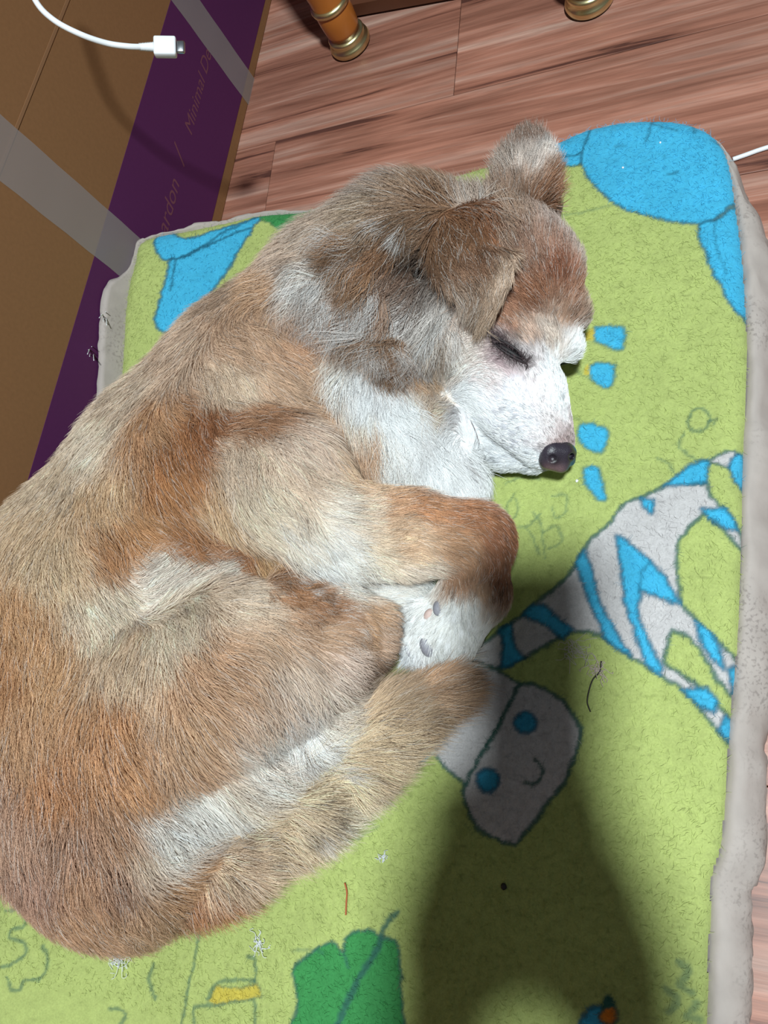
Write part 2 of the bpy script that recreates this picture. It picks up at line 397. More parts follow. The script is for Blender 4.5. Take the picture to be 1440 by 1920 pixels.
fill(C5([(1200, 180), (1280, 138), (1320, 155), (1300, 200), (1280, 212), (1240, 195)]), WHITE, DARK); fill(C5([(1305, 155), (1345, 165), (1340, 290), (1300, 250), (1283, 200)]), BLUE, NAVY)
stroke(C5([(960, 590), (925, 640), (915, 720)]), NAVY, .002, .5)
# --- face
fill(C5([(215, 1005), (330, 1040), (430, 1100), (375, 1200), (290, 1350), (240, 1440), (205, 1510), (120, 1440), (60, 1360), (100, 1200)]), WHITE, DARK, .0026, True, .8)
fill(C5([(430, 1100), (490, 1095), (600, 1160), (682, 1280), (655, 1380), (605, 1500), (500, 1640), (410, 1752), (345, 1740), (250, 1690), (205, 1600), (188, 1540), (215, 1475), (330, 1290), (400, 1140)]), WHITE, DARK, .003, True, .85)
def disc(c, r): return [(c[0] + r * math.cos(t), c[1] + r * math.sin(t)) for t in np.linspace(0, 2 * math.pi, 12, endpoint=False)]
fill(C5(disc((448, 1255), 44)), BLUE * 0.75, NAVY, .0026); fill(C5(disc((293, 1490), 46)), BLUE * 0.75, NAVY, .0026)
stroke(C5([(485, 1405), (515, 1440), (512, 1485), (470, 1508), (445, 1500)]), DARK, .0022, .85)
# faint line below the face and the tail
stroke([(812, 1410), (760, 1440), (690, 1490)], NAVY, .003, .6); fill([(770, 1420), (800, 1400), (815, 1412), (700, 1490), (685, 1490)], lin((150, 190, 205)), None)
# --- top left
C4 = lambda L: cr(L, 0, 380, 2.0)
fill(C4([(578, 120), (630, 103), (680, 130), (740, 122), (860, 85), (970, 45), (935, 105), (820, 150), (700, 200), (640, 216), (604, 206), (580, 165)]), BLUE, NAVY)
fill(C4([(640, 216), (700, 196), (800, 150), (940, 95), (900, 170), (850, 260), (780, 350), (700, 450), (650, 484), (600, 476), (580, 440), (592, 390), (612, 320), (630, 250)]), BLUE, NAVY)
stroke(C4([(640, 216), (700, 198), (760, 165), (840, 110), (960, 48)]), NAVY); stroke(C4([(662, 212), (648, 270), (640, 330)]), NAVY, .002, .7)
fill(C4([(975, 35), (1100, 0), (1260, -5), (1300, 20), (1200, 55), (1100, 92), (1040, 100), (1015, 72), (985, 70)]), GREEN, DARK, .0016, la=.4)
stroke(C4([(1020, 80), (1040, 60), (1090, 75), (1120, 50)]), lin((40, 110, 60)), .0016, .6)
# --- bottom left
C6 = lambda L: cr(L, 0, 1400, 1.895)
for s_ in ([(20, 510), (75, 530), (50, 575), (20, 580)], [(92, 603), (85, 638), (45, 650), (32, 680), (80, 692), (92, 735), (45, 770), (-10, 785)], [(152, 712), (172, 770), (140, 822), (92, 830), (72, 862), (40, 862), (28, 820)],
           [(712, 640), (690, 760), (668, 860), (645, 985)], [(388, 930), (445, 945), (430, 985)], [(880, 745), (905, 760), (908, 830)], [(908, 828), (840, 830), (775, 838), (735, 895)], [(690, 985), (690, 930), (760, 918), (830, 905), (905, 902), (905, 985)], [(545, 770), (530, 830), (550, 900)]):
    stroke(C6(s_), DARK, .0024, .62)
fill(C6([(738, 905), (765, 850), (850, 857), (918, 838), (930, 888), (860, 900), (780, 915)]), YEL, DARK, .0014, True, .5)
C7 = lambda L: cr(L, 480, 1500, 1.5)
fill(C7([(105, 480), (150, 435), (210, 398), (245, 432), (258, 382), (318, 364), (350, 385), (395, 400), (405, 480), (412, 600), (400, 700), (60, 760), (115, 590)]), GREEN, DARK, .0022)
stroke(C7([(395, 318), (360, 360), (340, 420), (280, 520), (225, 640)]), DARK, .004, .85); stroke(C7([(245, 432), (262, 470)]), DARK, .002, .6); stroke(C6([(1040, 728), (1100, 722), (1150, 735)]), DARK, .002, .4)
fill(C7([(930, 600), (975, 588), (985, 700), (890, 700)]), BLUE, NAVY); fill(C7(disc((992, 607), 26)), ORNG, DARK); fill(C7([(985, 545), (1015, 580), (970, 585)]), DARK, None)
for s_ in ([(1190, 455), (1218, 480), (1195, 520), (1225, 545)], [(1150, 530), (1185, 560), (1160, 590)], [(1240, 580), (1215, 610), (1250, 625)]): stroke(C7(s_), DARK, .004, .5)
stroke([(870, 1545), (885, 1560)], DARK, .0012, .4); stroke(C6([(1230, 330), (1280, 320), (1340, 290)]), DARK, .002, .3)
# wear of the fleece
fz = vnoise(np.c_[G, np.zeros(len(G))], 420, 21) * 0.5 + vnoise(np.c_[G, np.zeros(len(G))], 160, 22) * 0.5
colr *= (1 + 0.09 * fz + 0.05 * patch)[:, None]
speck = vnoise(np.c_[G * [0.35, 1.0], np.zeros(len(G))], 700, 23)
colr = colr * (1 - 0.22 * sst(0.72, 0.95, speck)[:, None])
colr = np.clip(colr, 0.01, 0.9)
edge = np.clip(-sd, 0, 0.02)
Gz = zpad(np.maximum(G[:, 0], XB + .006), G[:, 1]) - 0.012 * (1 - np.sqrt(np.clip(1 - (1 - edge / 0.02) ** 2, 0, 1))) 
Gz += 0.0005 * vnoise(np.c_[G, np.zeros(len(G))], 300, 31)
idx = -np.ones(NX * NY, int); 
kk = keep.reshape(NX, NY)
ii, jj = np.where(kk[:-1, :-1] & kk[1:, :-1] & kk[1:, 1:] & kk[:-1, 1:])
q4 = np.c_[ii * NY + jj, (ii + 1) * NY + jj, (ii + 1) * NY + jj + 1, ii * NY + jj + 1]
used = np.unique(q4); idx[used] = np.arange(len(used))
bed = empty('dog_bed', (-0.3, 0.1, 0)); tag(bed, 'worn lime green fleece pad with blue and white cartoon print under the dog', 'pet bed')
M_FLEECE = attr_mat('fleece', rough=1.0, spec=0.03, noise=0.10, nscale=700, bump=0.3, sheen=0.1)
Vt = np.c_[G[used], Gz[used]]
obj('printed_top', mesh('printed_top', Vt, idx[q4], True, colr[used]), M_FLEECE, bed)
# outer border (boxed side), bulging and lumpy
cen = OUT.mean(0)
tang = np.roll(OUT, -1, 0) - np.roll(OUT, 1, 0); tang /= np.linalg.norm(tang, axis=1)[:, None]
nor = np.c_[tang[:, 1], -tang[:, 0]]
if ((OUT - cen) * nor).sum() < 0: nor = -nor
on3 = np.c_[OUT * 1.0, np.zeros(M)]
wid = np.full(M, 0.012)
right = sst(-0.12, 0.0, OUT[:, 0]) * sst(0.53, 0.42, OUT[:, 1])
wid = 0.0015 + 0.0225 * right + 0.004 * sst(-0.3, -0.45, OUT[:, 0]) * sst(0.4, 0.5, OUT[:, 1])
low = sst(0.05, -0.06, OUT[:, 1]) * right
lump = vnoise(on3, 22, 41) * 0.5 + vnoise(on3, 55, 42) * 0.3
wid = wid * (1 + 0.22 * lump) + low * 0.001
lftw = sst(-.55, -.57, OUT[:, 0]) * sst(0.05, 0.15, OUT[:, 1]) * sst(0.42, 0.36, OUT[:, 1])
wid = np.where(nor[:, 0] < -0.5, 0.010 + .012 * lftw, wid)
zs = zpad(OUT[:, 0], OUT[:, 1]) - 0.012
prof = [(-0.004, 1.0, -0.002), (0.0, 1.0, 0.0015), (0.12, 1.02, 0.004), (0.30, 1.03, 0.004), (0.55, 0.97, 0.0), (0.80, 0.82, 0.0), (0.96, 0.6, 0), (1.0, 0.42, 0), (0.97, 0.22, 0), (0.85, 0.06, 0), (0.7, 0.0, 0)]
V = []; F = []
for i, (a, b, c) in enumerate(prof):
    ln = vnoise(np.c_[OUT, np.full(M, i * 0.012)], 60, 43) * 0.0022 + vnoise(np.c_[OUT, np.full(M, i * 0.012)], 140, 44) * 0.0012
    if i < 2: ln = ln * 0.2
    # puckers where the seam pulls in
    wdt = a * wid + (0 if i == 0 else 1) * ln * (0.3 + a)
    XY = OUT + nor * (wdt + (-0.003 if i == 0 else 0))[:, None]
    zz = 0.001 + (zs - 0.001) * b + c * np.maximum(right, sst(-.35, -.45, OUT[:, 0])) + (ln * 0.8 if 1 < i < 9 else 0)
    zz = zz + lftw * .026 * (0, .2, .75, 1, .9, .5, .2, 0, 0, 0, 0)[i]
    XY[:, 0] = np.maximum(XY[:, 0], XB + 0.002)
    V += np.c_[XY, np.maximum(zz, 0.0005)].tolist()
for i in range(len(prof) - 1):
    for k in range(M):
        k2 = (k + 1) % M; F.append((i * M + k, i * M + k2, (i + 1) * M + k2, (i + 1) * M + k))
M_BORD = plain('border_cloth', (172, 161, 155), 0.95, noise=0.14, nscale=60, bump=0.25, spec=0.05)
nd = M_BORD.node_tree  # grey worn pilling on the border
tcn = [x for x in nd.nodes if x.type == 'TEX_COORD'][0]
n2 = nd.nodes.new('ShaderNodeTexNoise'); n2.inputs['Scale'].default_value = 330; n2.inputs['Detail'].default_value = 3; nd.links.new(tcn.outputs['Object'], n2.inputs['Vector'])
n3 = nd.nodes.new('ShaderNodeTexNoise'); n3.inputs['Scale'].default_value = 14; n3.inputs['Detail'].default_value = 3; nd.links.new(tcn.outputs['Object'], n3.inputs['Vector'])
r2 = nd.nodes.new('ShaderNodeMapRange'); r2.inputs['From Min'].default_value = .52; r2.inputs['From Max'].default_value = .64; nd.links.new(n2.outputs['Fac'], r2.inputs['Value'])
r3 = nd.nodes.new('ShaderNodeMapRange'); r3.inputs['From Min'].default_value = .48; r3.inputs['From Max'].default_value = .62; nd.links.new(n3.outputs['Fac'], r3.inputs['Value'])
mu = nd.nodes.new('ShaderNodeMath'); mu.operation = 'MULTIPLY'; nd.links.new(r2.outputs[0], mu.inputs[0]); nd.links.new(r3.outputs[0], mu.inputs[1])
mu2 = nd.nodes.new('ShaderNodeMath'); mu2.operation = 'MULTIPLY'; mu2.inputs[1].default_value = 0.38; nd.links.new(mu.outputs[0], mu2.inputs[0])
mxo = [x for x in nd.nodes if x.type == 'MIX'][0]
mx2 = nd.nodes.new('ShaderNodeMix'); mx2.data_type = 'RGBA'; mx2.inputs['B'].default_value = (*lin((92, 82, 80)), 1)
nd.links.new(mu2.outputs[0], mx2.inputs['Factor']); nd.links.new(mxo.outputs['Result'], mx2.inputs['A']); nd.links.new(mx2.outputs['Result'], nd.nodes['Principled BSDF'].inputs['Base Color'])
obj('border', mesh('border', V, F), M_BORD, bed)
# bottom cloth
Vb = np.c_[OUT + nor * -0.002, np.full(M, 0.0008)]
obj('underside', mesh('underside', Vb, [tuple(range(M))], False), M_BORD, bed)

# ------------------------------------------------------------------ hair curves
def hair_object(name, pts, rad, cols, mat, parent):
    """pts (n,k,3), rad (n,k), cols (n,3)"""
    n, k, _ = pts.shape
    hc = bpy.data.hair_curves.new(name)
    hc.add_curves([k] * n)
    hc.position_data.foreach_set('vector', pts.astype(np.float32).ravel())
    ra = hc.attributes.get('radius') or hc.attributes.new('radius', 'FLOAT', 'POINT')
    ra.data.foreach_set('value', rad.astype(np.float32).ravel())
    ca_ = hc.attributes.new('Col', 'FLOAT_COLOR', 'CURVE')
    ca_.data.foreach_set('color', np.c_[cols, np.ones(n)].astype(np.float32).ravel())
    return obj(name, hc, mat, parent)
M_FUZZ = attr_mat('fleece_fibre', rough=1.0, spec=0.02, noise=0)
# fleece fibres lying on the printed top
nf = 70000
sel = rng.choice(len(used), nf)
p0 = Vt[sel] + np.c_[rng.normal(0, ST * .5, (nf, 2)), np.full(nf, 0.0001)]
vis = (p0[:, 1] > -0.27)
p0 = p0[vis]; sel = sel[vis]; nf = len(p0)
an = rng.uniform(0, 2 * math.pi, nf); an2 = an + rng.normal(0, 1.0, nf); ln = rng.uniform(0.0018, 0.0055, nf)
d1 = np.c_[np.cos(an), np.sin(an), rng.uniform(0.15, 0.6, nf)]; d2 = np.c_[np.cos(an2), np.sin(an2), rng.uniform(-0.35, 0.1, nf)]
pp = np.stack([p0, p0 + d1 * ln[:, None] * .4, p0 + d1 * ln[:, None] * .6 + d2 * ln[:, None] * .5], 1)
fc = colr[used][sel] * rng.uniform(0.95, 1.3, nf)[:, None]
fz_ = hair_object('fleece_pile', pp, np.tile([0.00011, 0.0001, 0.00004], (nf, 1)), np.clip(fc, 0, .95), M_FUZZ, bed); fz_['kind'] = 'stuff'

# ------------------------------------------------------------------ the dog: one continuous body grown from a distance field
def smin(a, b, k):
    h = np.clip(0.5 + 0.5 * (b - a) / k, 0, 1); return b + (a - b) * h - k * h * (1 - h)
class Field:
    def __init__(s, lo, hi, st):
        s.lo = np.array(lo, np.float32); s.st = st
        s.n = [int(math.ceil((hi[i] - lo[i]) / st)) + 1 for i in range(3)]
        s.ax = [s.lo[i] + st * np.arange(s.n[i], dtype=np.float32) for i in range(3)]
        s.d = np.full(s.n, 0.2, np.float32)
    def block(s, lo, hi):
        a = [max(0, int((lo[i] - s.lo[i]) / s.st)) for i in range(3)]; b = [min(s.n[i], int((hi[i] - s.lo[i]) / s.st) + 2) for i in range(3)]
        sl = tuple(slice(a[i], b[i]) for i in range(3))
        return sl, s.ax[0][sl[0]][:, None, None], s.ax[1][sl[1]][None, :, None], s.ax[2][sl[2]][None, None, :]
    def chain(s, pts, k, sq=0.85, raw=False):
        """pts: (px,py,z,radius px). consecutive points joined by tapered capsules"""
        if raw: C = [(np.asarray(p[0]), p[1]) for p in pts]
        else:
            C = [(P(p[0], p[1], p[2]), p[3]) for p in pts]
            C = [(c, r * depth(c) / FPX) for c, r in C]
        if len(C) == 1: C = C * 2
        for (a, ra), (b, rb) in zip(C[:-1], C[1:]):
            R = max(ra, rb) + k + 0.012
            sl, X, Y, Z = s.block(np.minimum(a, b) - R, np.maximum(a, b) + R)
            e = (b - a) / np.array([1, 1, sq]); ee = float(e @ e) + 1e-12
            wx, wy, wz = X - a[0], Y - a[1], (Z - a[2]) / sq
            t = np.clip((wx * e[0] + wy * e[1] + wz * e[2]) / ee, 0, 1)
            d = np.sqrt((wx - t * e[0]) ** 2 + (wy - t * e[1]) ** 2 + (wz - t * e[2]) ** 2) - (ra + (rb - ra) * t)
            s.d[sl] = smin(s.d[sl], d.astype(np.float32), k)
    def nets(s):
        d = s.d; sg = d < 0; nx, ny, nz = d.shape
        cs = np.zeros((nx - 1, ny - 1, nz - 1), np.int8)
        for i in (0, 1):
            for j in (0, 1):
                for k in (0, 1): cs += sg[i:nx - 1 + i, j:ny - 1 + j, k:nz - 1 + k]
        act = np.argwhere((cs > 0) & (cs < 8)); n = len(act)
        cid = -np.ones(cs.shape, np.int64); cid[tuple(act.T)] = np.arange(n)
        acc = np.zeros((n, 3)); cnt = np.zeros(n)
        for axx in range(3):
            o1, o2 = [i for i in range(3) if i != axx]
            for u in (0, 1):
                for v in (0, 1):
                    p0 = act.copy(); p0[:, o1] += u; p0[:, o2] += v; p1 = p0.copy(); p1[:, axx] += 1
                    a = d[tuple(p0.T)]; b = d[tuple(p1.T)]; m = (a < 0) != (b < 0)
                    t = np.where(m, a / np.where(m, a - b, 1), 0)
                    q = p0.astype(float); q[:, axx] += t
                    acc[m] += q[m]; cnt[m] += 1
        V = s.lo + s.st * (acc / cnt[:, None])
        F = []
        for axx in range(3):
            o1, o2 = (axx + 1) % 3, (axx + 2) % 3
            sa_ = [slice(None)] * 3; sb_ = [slice(None)] * 3
            sa_[axx] = slice(0, -1); sb_[axx] = slice(1, None)
            A = sg[tuple(sa_)]; B = sg[tuple(sb_)]
            e = np.argwhere(A != B)
            ok = (e[:, o1] > 0) & (e[:, o2] > 0) & (e[:, o1] < d.shape[o1] - 1) & (e[:, o2] < d.shape[o2] - 1)
            e = e[ok]; fl = A[tuple(e.T)]
            def c(du, dv):
                q = e.copy(); q[:, o1] += du; q[:, o2] += dv; return cid[tuple(q.T)]
            Q = np.c_[c(-1, -1), c(0, -1), c(0, 0), c(-1, 0)]
            Q[~fl] = Q[~fl][:, ::-1]; F.append(Q)
        return V, np.concatenate(F)
def vnormals(V, F):
    T = np.concatenate([F[:, [0, 1, 2]], F[:, [0, 2, 3]]])
    fn = np.cross(V[T[:, 1]] - V[T[:, 0]], V[T[:, 2]] - V[T[:, 0]])
    N = np.zeros_like(V)
    for i in range(3): np.add.at(N, T[:, i], fn)
    return N / (np.linalg.norm(N, axis=1)[:, None] + 1e-12), T, fn

fld = Field((XB - 0.01, -0.24, 0.02), (0.03, 0.66, 0.32), 0.0028)
fld.chain([(700, 560, .135, 118), (600, 600, .138, 140), (490, 725, .14, 180), (345, 905, .145, 208), (190, 1120, .15, 235), (150, 1330, .145, 262), (225, 1490, .13, 232), (240, 1590, .105, 150)], .03, .8)   # trunk
fld.chain([(640, 510, .14, 105), (750, 480, .148, 118), (870, 480, .15, 115)], .03, .85)                                       # ruff of the neck
fld.chain([(690, 730, .13, 112), (780, 830, .12, 100), (848, 895, .105, 64)], .018, .85)                                       # chest
fld.chain([(390, 830, .178, 128), (520, 900, .185, 120), (620, 985, .165, 92)], .012, .7)                                      # shoulder and upper arm
fld.chain([(600, 985, .165, 92), (760, 1000, .15, 76), (890, 1010, .13, 66)], .008, .85)                                       # forearm
fld.chain([(470, 1010, .125, 95), (620, 1075, .115, 80), (740, 1110, .095, 55)], .012, .85)                                    # belly
fld.chain([(900, 1025, .125, 62), (888, 1110, .112, 60), (842, 1172, .10, 58), (790, 1195, .098, 42)], .010, .8)               # folded paw
fld.chain([(800, 1222, .098, 26), (770, 1232, .092, 18)], .005); fld.chain([(790, 1150, .108, 26), (758, 1168, .10, 18)], .005)  # toes
fld.chain([(215, 1350, .172, 205), (420, 1260, .176, 160), (590, 1215, .155, 108), (675, 1205, .135, 62)], .010, .75)          # thigh
fld.chain([(530, 1115, .168, 38), (610, 1140, .16, 44), (690, 1172, .14, 44)], .008, .8)                                       # stifle tuft
fld.chain([(330, 1480, .14, 100), (470, 1420, .135, 100), (600, 1330, .125, 80)], .012, .8)                                    # back of thigh
fld.chain([(170, 1610, .105, 110), (250, 1660, .10, 88), (420, 1610, .105, 82), (590, 1480, .108, 78), (720, 1360, .108, 62), (800, 1312, .10, 40), (850, 1288, .09, 18)], .004, .8)   # tail
# head
body_d = fld.d.copy(); fld.d[:] = 0.2
fld.chain([(940, 520, .13, 132)], .02, .9); fld.chain([(1005, 555, .122, 92), (1040, 590, .112, 58)], .02, .9)
fld.chain([(880, 600, .13, 95), (900, 660, .125, 92), (930, 710, .12, 84)], .02, .9)
fld.chain([(950, 690, .122, 88), (985, 765, .112, 76), (1018, 818, .100, 50), (1026, 832, .096, 40)], .014, .95)
fld.chain([(905, 770, .098, 56), (955, 838, .086, 42), (1000, 860, .083, 28)], .008, .9)
fld.chain([(1020, 640, .122, 34), (1066, 652, .108, 26)], .010, .9)
fld.chain([(975, 395, .13, 62)], .02, .9)
fld.d = smin(fld.d, body_d, 0.009)
fld.d = np.maximum(fld.d, (XB + 0.006) - fld.ax[0][:, None, None])
pz = zpad(np.maximum(fld.ax[0], XB + .006)[:, None], fld.ax[1][None, :]).astype(np.float32) - 0.002
fld.d = np.maximum(fld.d, pz[:, :, None] - fld.ax[2][None, None, :])
_k = fld.d.copy(); fld.d[:] = 0.2; fld.chain([(783, 488, .215, 20), (792, 502, .178, 24), (800, 512, .160, 18)], 1e-4, 1.0); fld.d = -smin(-_k, fld.d, .004)
DV, DF = fld.nets()
DN, DT, DFN = vnormals(DV, DF)
DV = DV + DN * (vnoise(DV, 60, 51) * 0.0012)[:, None]
bvh = BVHTree.FromPolygons(DV.tolist(), DF.tolist())
def hit(px, py):
    r = ray(px, py); r = r / np.linalg.norm(r)
    loc, nrm, i, dist = bvh.ray_cast(Vector(CAM), Vector(r))
    if loc is None: return None, None
    return np.array(loc), np.array(nrm)

CC = [  # colour of the coat, with shade in the ear hollow: (px, py, sRGB)
 (420,520,190,160,135),(500,530,190,150,115),(350,650,195,165,140),(450,640,192,156,126),(560,640,195,150,115),(250,740,205,180,156),(430,720,204,178,152),(560,730,190,155,125),(640,800,190,145,105),
 (280,800,185,140,100),(330,830,165,110,66),(380,790,150,96,58),(480,780,168,122,88),(560,830,206,180,160),(450,860,206,182,158),(320,900,175,120,72),(180,830,212,192,170),(120,900,205,180,152),(200,930,200,165,126),
 (60,1000,202,172,138),(100,1050,206,178,144),(250,980,185,135,88),(400,960,200,165,126),(330,1012,160,106,60),(430,1032,156,102,60),(220,1030,180,130,86),(520,1045,190,150,104),(30,1150,196,152,108),(0,1250,182,132,88),
 (480,940,215,195,170),(560,970,214,198,180),(620,940,220,205,190),(600,1035,228,222,215),(660,1060,226,216,205),(680,960,215,190,165),(560,900,206,180,156),(640,880,200,165,132),(690,840,192,152,118),(690,900,200,165,132),
 (720,940,195,150,112),(800,950,180,126,84),(870,965,170,114,74),(940,1000,152,98,64),(945,1060,140,94,64),(850,1020,185,140,102),(760,1010,205,170,136),(690,1040,216,192,164),(780,1070,216,196,176),(860,1085,150,110,80),(910,1105,165,130,100),
 (870,1150,226,226,222),(910,1180,222,222,218),(800,1110,226,222,216),(780,1170,226,223,220),(830,1230,222,222,218),(760,1230,230,232,238),(720,1120,226,216,206),
 (680,720,240,240,242),(645,690,225,212,200),(740,770,246,247,250),(800,840,246,247,250),(860,880,243,241,243),(890,925,242,244,247),(725,845,238,232,226),(780,900,238,230,224),(670,770,222,206,190),
 (280,1090,220,204,190),(400,1095,216,198,182),(460,1130,206,182,158),(200,1130,216,196,172),(320,1170,216,196,172),(540,1112,165,116,78),(600,1142,162,114,78),(680,1175,188,146,108),(720,1205,196,162,136),(600,1195,178,142,112),
 (500,1190,196,162,132),(640,1240,206,182,166),(560,1260,206,182,162),(400,1260,192,152,118),(250,1230,206,178,148),(100,1250,196,152,108),(60,1350,186,142,102),(200,1350,186,136,92),(350,1350,192,152,116),(480,1330,196,166,142),
 (560,1330,216,206,200),(500,1390,216,208,200),(620,1320,206,186,168),(100,1450,180,126,82),(230,1450,186,136,92),(350,1450,190,150,116),(430,1440,196,166,142),(30,1520,178,138,112),(130,1560,168,128,102),(220,1560,176,132,98),
 (320,1545,218,210,202),(400,1510,214,206,197),(290,1585,216,206,196),(470,1450,216,206,196),(360,1530,218,210,202),(440,1485,206,190,172),(500,1440,206,190,176),(540,1385,218,210,203),(590,1330,214,204,194),(250,1600,200,176,152),(80,1640,168,128,106),(160,1650,176,132,98),(215,1635,160,120,96),
 (150,1700,182,138,102),(260,1720,192,152,118),(330,1650,186,142,102),(420,1620,206,176,146),(410,1710,168,114,74),(500,1560,213,186,152),(560,1600,206,176,146),(600,1480,211,186,152),(680,1400,211,184,148),(640,1530,213,194,168),
 (720,1320,196,162,128),(780,1290,166,126,92),(850,1270,166,122,88),(760,1370,186,156,122),(700,1285,124,98,78),(800,1340,172,138,108),(740,1330,140,112,86),
 (1050,500,138,86,60),(1030,455,150,112,92),(1080,540,144,98,72),(1000,560,156,106,76),(960,600,166,116,86),(1098,480,186,166,152),(1102,560,172,148,128),(1060,598,152,116,92),(1040,628,202,184,170),(990,622,192,162,142),(1080,648,238,238,240),
 (1000,480,142,106,86),(1020,400,166,142,128),(1055,430,178,158,148),(960,400,160,130,108),(910,600,180,140,112),
 (900,645,221,206,196),(870,680,226,212,202),(930,700,228,214,212),(990,665,228,220,220),(880,740,240,242,248),(960,740,236,236,244),(1000,720,224,212,212),(1045,745,238,242,246),(900,800,242,244,250),(970,810,230,230,238),(1030,795,222,214,214),
 (1048,824,168,142,140),(1015,815,224,218,220),(1030,812,206,192,190),(960,860,224,226,230),(1000,872,226,230,234),(870,790,236,230,232),(820,650,206,182,158),(800,695,186,152,118),(830,760,212,188,164),(800,640,162,122,92),(1035,705,242,246,250),
 (600,450,186,162,142),(560,480,188,162,142),(650,420,182,158,138),(700,390,162,138,114),(760,380,150,120,96),(720,345,150,130,118),(640,500,196,182,172),(600,520,216,206,199),(690,480,150,110,76),(720,460,140,96,62),(780,420,126,96,72),
 (830,380,132,96,68),(860,350,150,120,96),(900,330,166,146,132),(660,560,182,162,152),(700,540,142,112,92),(780,490,44,32,26),(792,512,40,30,26),(768,478,60,44,34),(740,510,130,100,82),(720,600,162,142,128),(780,600,198,192,190),(820,590,188,180,174),  # near-black points paint shade into the ear hollow
 (680,620,142,112,90),(740,640,152,116,88),(760,680,152,112,78),(620,580,166,130,106),
 (928,640,130,105,105),(950,652,60,48,50),(972,672,62,50,52),(985,682,90,70,74),(940,672,170,140,145),(965,690,190,165,168),(1000,690,226,216,216)]
FC = [  # lie of the coat: (px, py, dx, dy, length mm, lift degrees, curl)
 (420,540,.1,1,20,22,.1),(330,650,0,1,22,24,.1),(450,660,.6,.7,22,18,.1),(560,640,.75,.6,22,18,.1),(560,740,.8,.5,22,18,.1),(240,760,-.1,1,20,22,.1),(350,780,.6,.8,22,18,.15),(480,800,.7,.6,24,18,.2),(300,900,.5,.8,22,18,.1),
 (120,920,0,1,18,22,.1),(180,1000,.5,.8,20,18,.1),(350,980,.7,.6,22,20,.15),(430,880,.6,.7,24,18,.2),(60,1100,.3,.9,20,20,.1),(0,1250,.15,1,22,18,.1),(450,1030,.8,.5,20,25,.1),(560,960,.8,.5,26,20,.3),(620,1030,.8,.4,28,22,.3),
 (640,860,.7,.6,24,18,.15),(700,950,1,.15,14,15,.1),(820,970,.95,.25,11,15,.05),(930,1000,.6,.8,8,15,0),(800,1060,.9,.3,16,18,.15),(900,1110,-.1,1,9,15,0),(850,1180,-.4,.9,9,15,.05),(770,1190,-.8,.5,10,20,.1),(720,1110,.8,.4,22,20,.3),
 (680,720,.3,.9,24,22,.2),(760,790,.5,.85,28,16,.2),(840,880,.6,.8,28,16,.2),(900,930,.5,.8,22,14,.15),(640,690,-.2,.9,22,30,.2),
 (300,1090,.5,-.5,20,26,.15),(420,1085,.8,-.2,22,26,.2),(200,1140,.3,.6,20,18,.1),(340,1180,.5,.8,22,16,.1),(480,1170,.8,.6,22,18,.15),(560,1120,.7,.6,20,26,.3),(650,1160,.9,.4,18,22,.2),(710,1210,.9,.4,14,18,.1),(600,1240,.85,.5,20,16,.1),
 (450,1300,.6,.8,24,14,.1),(250,1280,.35,.95,24,14,.1),(100,1300,.15,1,24,14,.1),(100,1480,.1,1,26,14,.1),(250,1450,.3,.95,26,14,.1),(400,1430,.55,.85,26,15,.15),(540,1370,.6,.8,28,18,.4),(560,1310,.6,.8,26,18,.4),(330,1540,.6,.6,24,18,.2),
 (420,1500,.7,.4,24,18,.2),(100,1620,.2,1,24,18,.1),(200,1620,.3,1,24,20,.15),(30,1560,.1,1,24,16,.1),(160,1710,.4,.9,22,26,.1),(280,1720,.4,.9,26,28,.15),(330,1640,.7,.4,28,22,.15),(430,1680,.5,.8,26,28,.15),(450,1590,.8,-.2,30,20,.15),
 (560,1570,.75,.5,30,24,.15),(600,1460,.85,-.45,34,18,.1),(660,1470,.8,.3,30,24,.1),(720,1360,.85,-.5,36,15,.1),(800,1300,.92,-.3,38,12,.1),(850,1280,.95,-.15,34,10,.05),(770,1370,.9,-.15,36,16,.1),
 (1050,510,-.25,-.95,11,24,0),(1090,500,.35,-.9,12,30,.05),(1100,580,.5,-.7,11,30,0),(990,560,-.6,-.8,10,16,0),(1040,440,.1,-1,16,30,.1),(1020,390,.1,-1,18,30,.1),(1040,625,-.2,-1,7,20,0),(1080,650,.4,-.8,7,20,0),(970,620,-.7,-.6,7,16,0),
 (900,640,-.9,.1,8,14,0),(860,690,-.8,.5,12,16,.05),(930,720,-.6,-.3,5,14,0),(1000,720,-.4,-.9,4,14,0),(960,790,-.6,-.3,4.5,16,0),(1030,800,-.4,-.9,3,14,0),(900,800,-.7,.3,6,18,0),(980,860,-.6,.6,5,22,0),(830,760,-.5,.8,16,20,.1),
 (600,460,-.8,.5,26,22,.2),(540,500,-.7,.6,24,22,.15),(680,400,-.85,.1,32,24,.25),(740,350,-.7,-.4,30,30,.2),(820,350,-.4,-.8,28,32,.15),(900,330,-.1,-1,24,34,.15),(640,520,-.75,.6,42,20,.7),(600,560,-.6,.8,36,20,.6),(690,480,-.7,.5,40,22,.7),
 (700,560,-.7,.75,46,22,.8),(720,620,-.6,.8,44,22,.8),(780,600,-.35,.95,46,20,.6),(820,600,-.15,1,40,20,.4),(740,660,-.2,.9,34,20,.6),(780,690,.1,1,26,20,.5),(800,450,-.5,.7,26,20,.4),(785,492,-.4,.8,7,10,0),(795,512,-.3,.9,8,10,0),(880,400,.1,.9,26,26,.2),(620,620,-.2,1,28,20,.3),(820,660,-.3,.9,18,16,.2)]
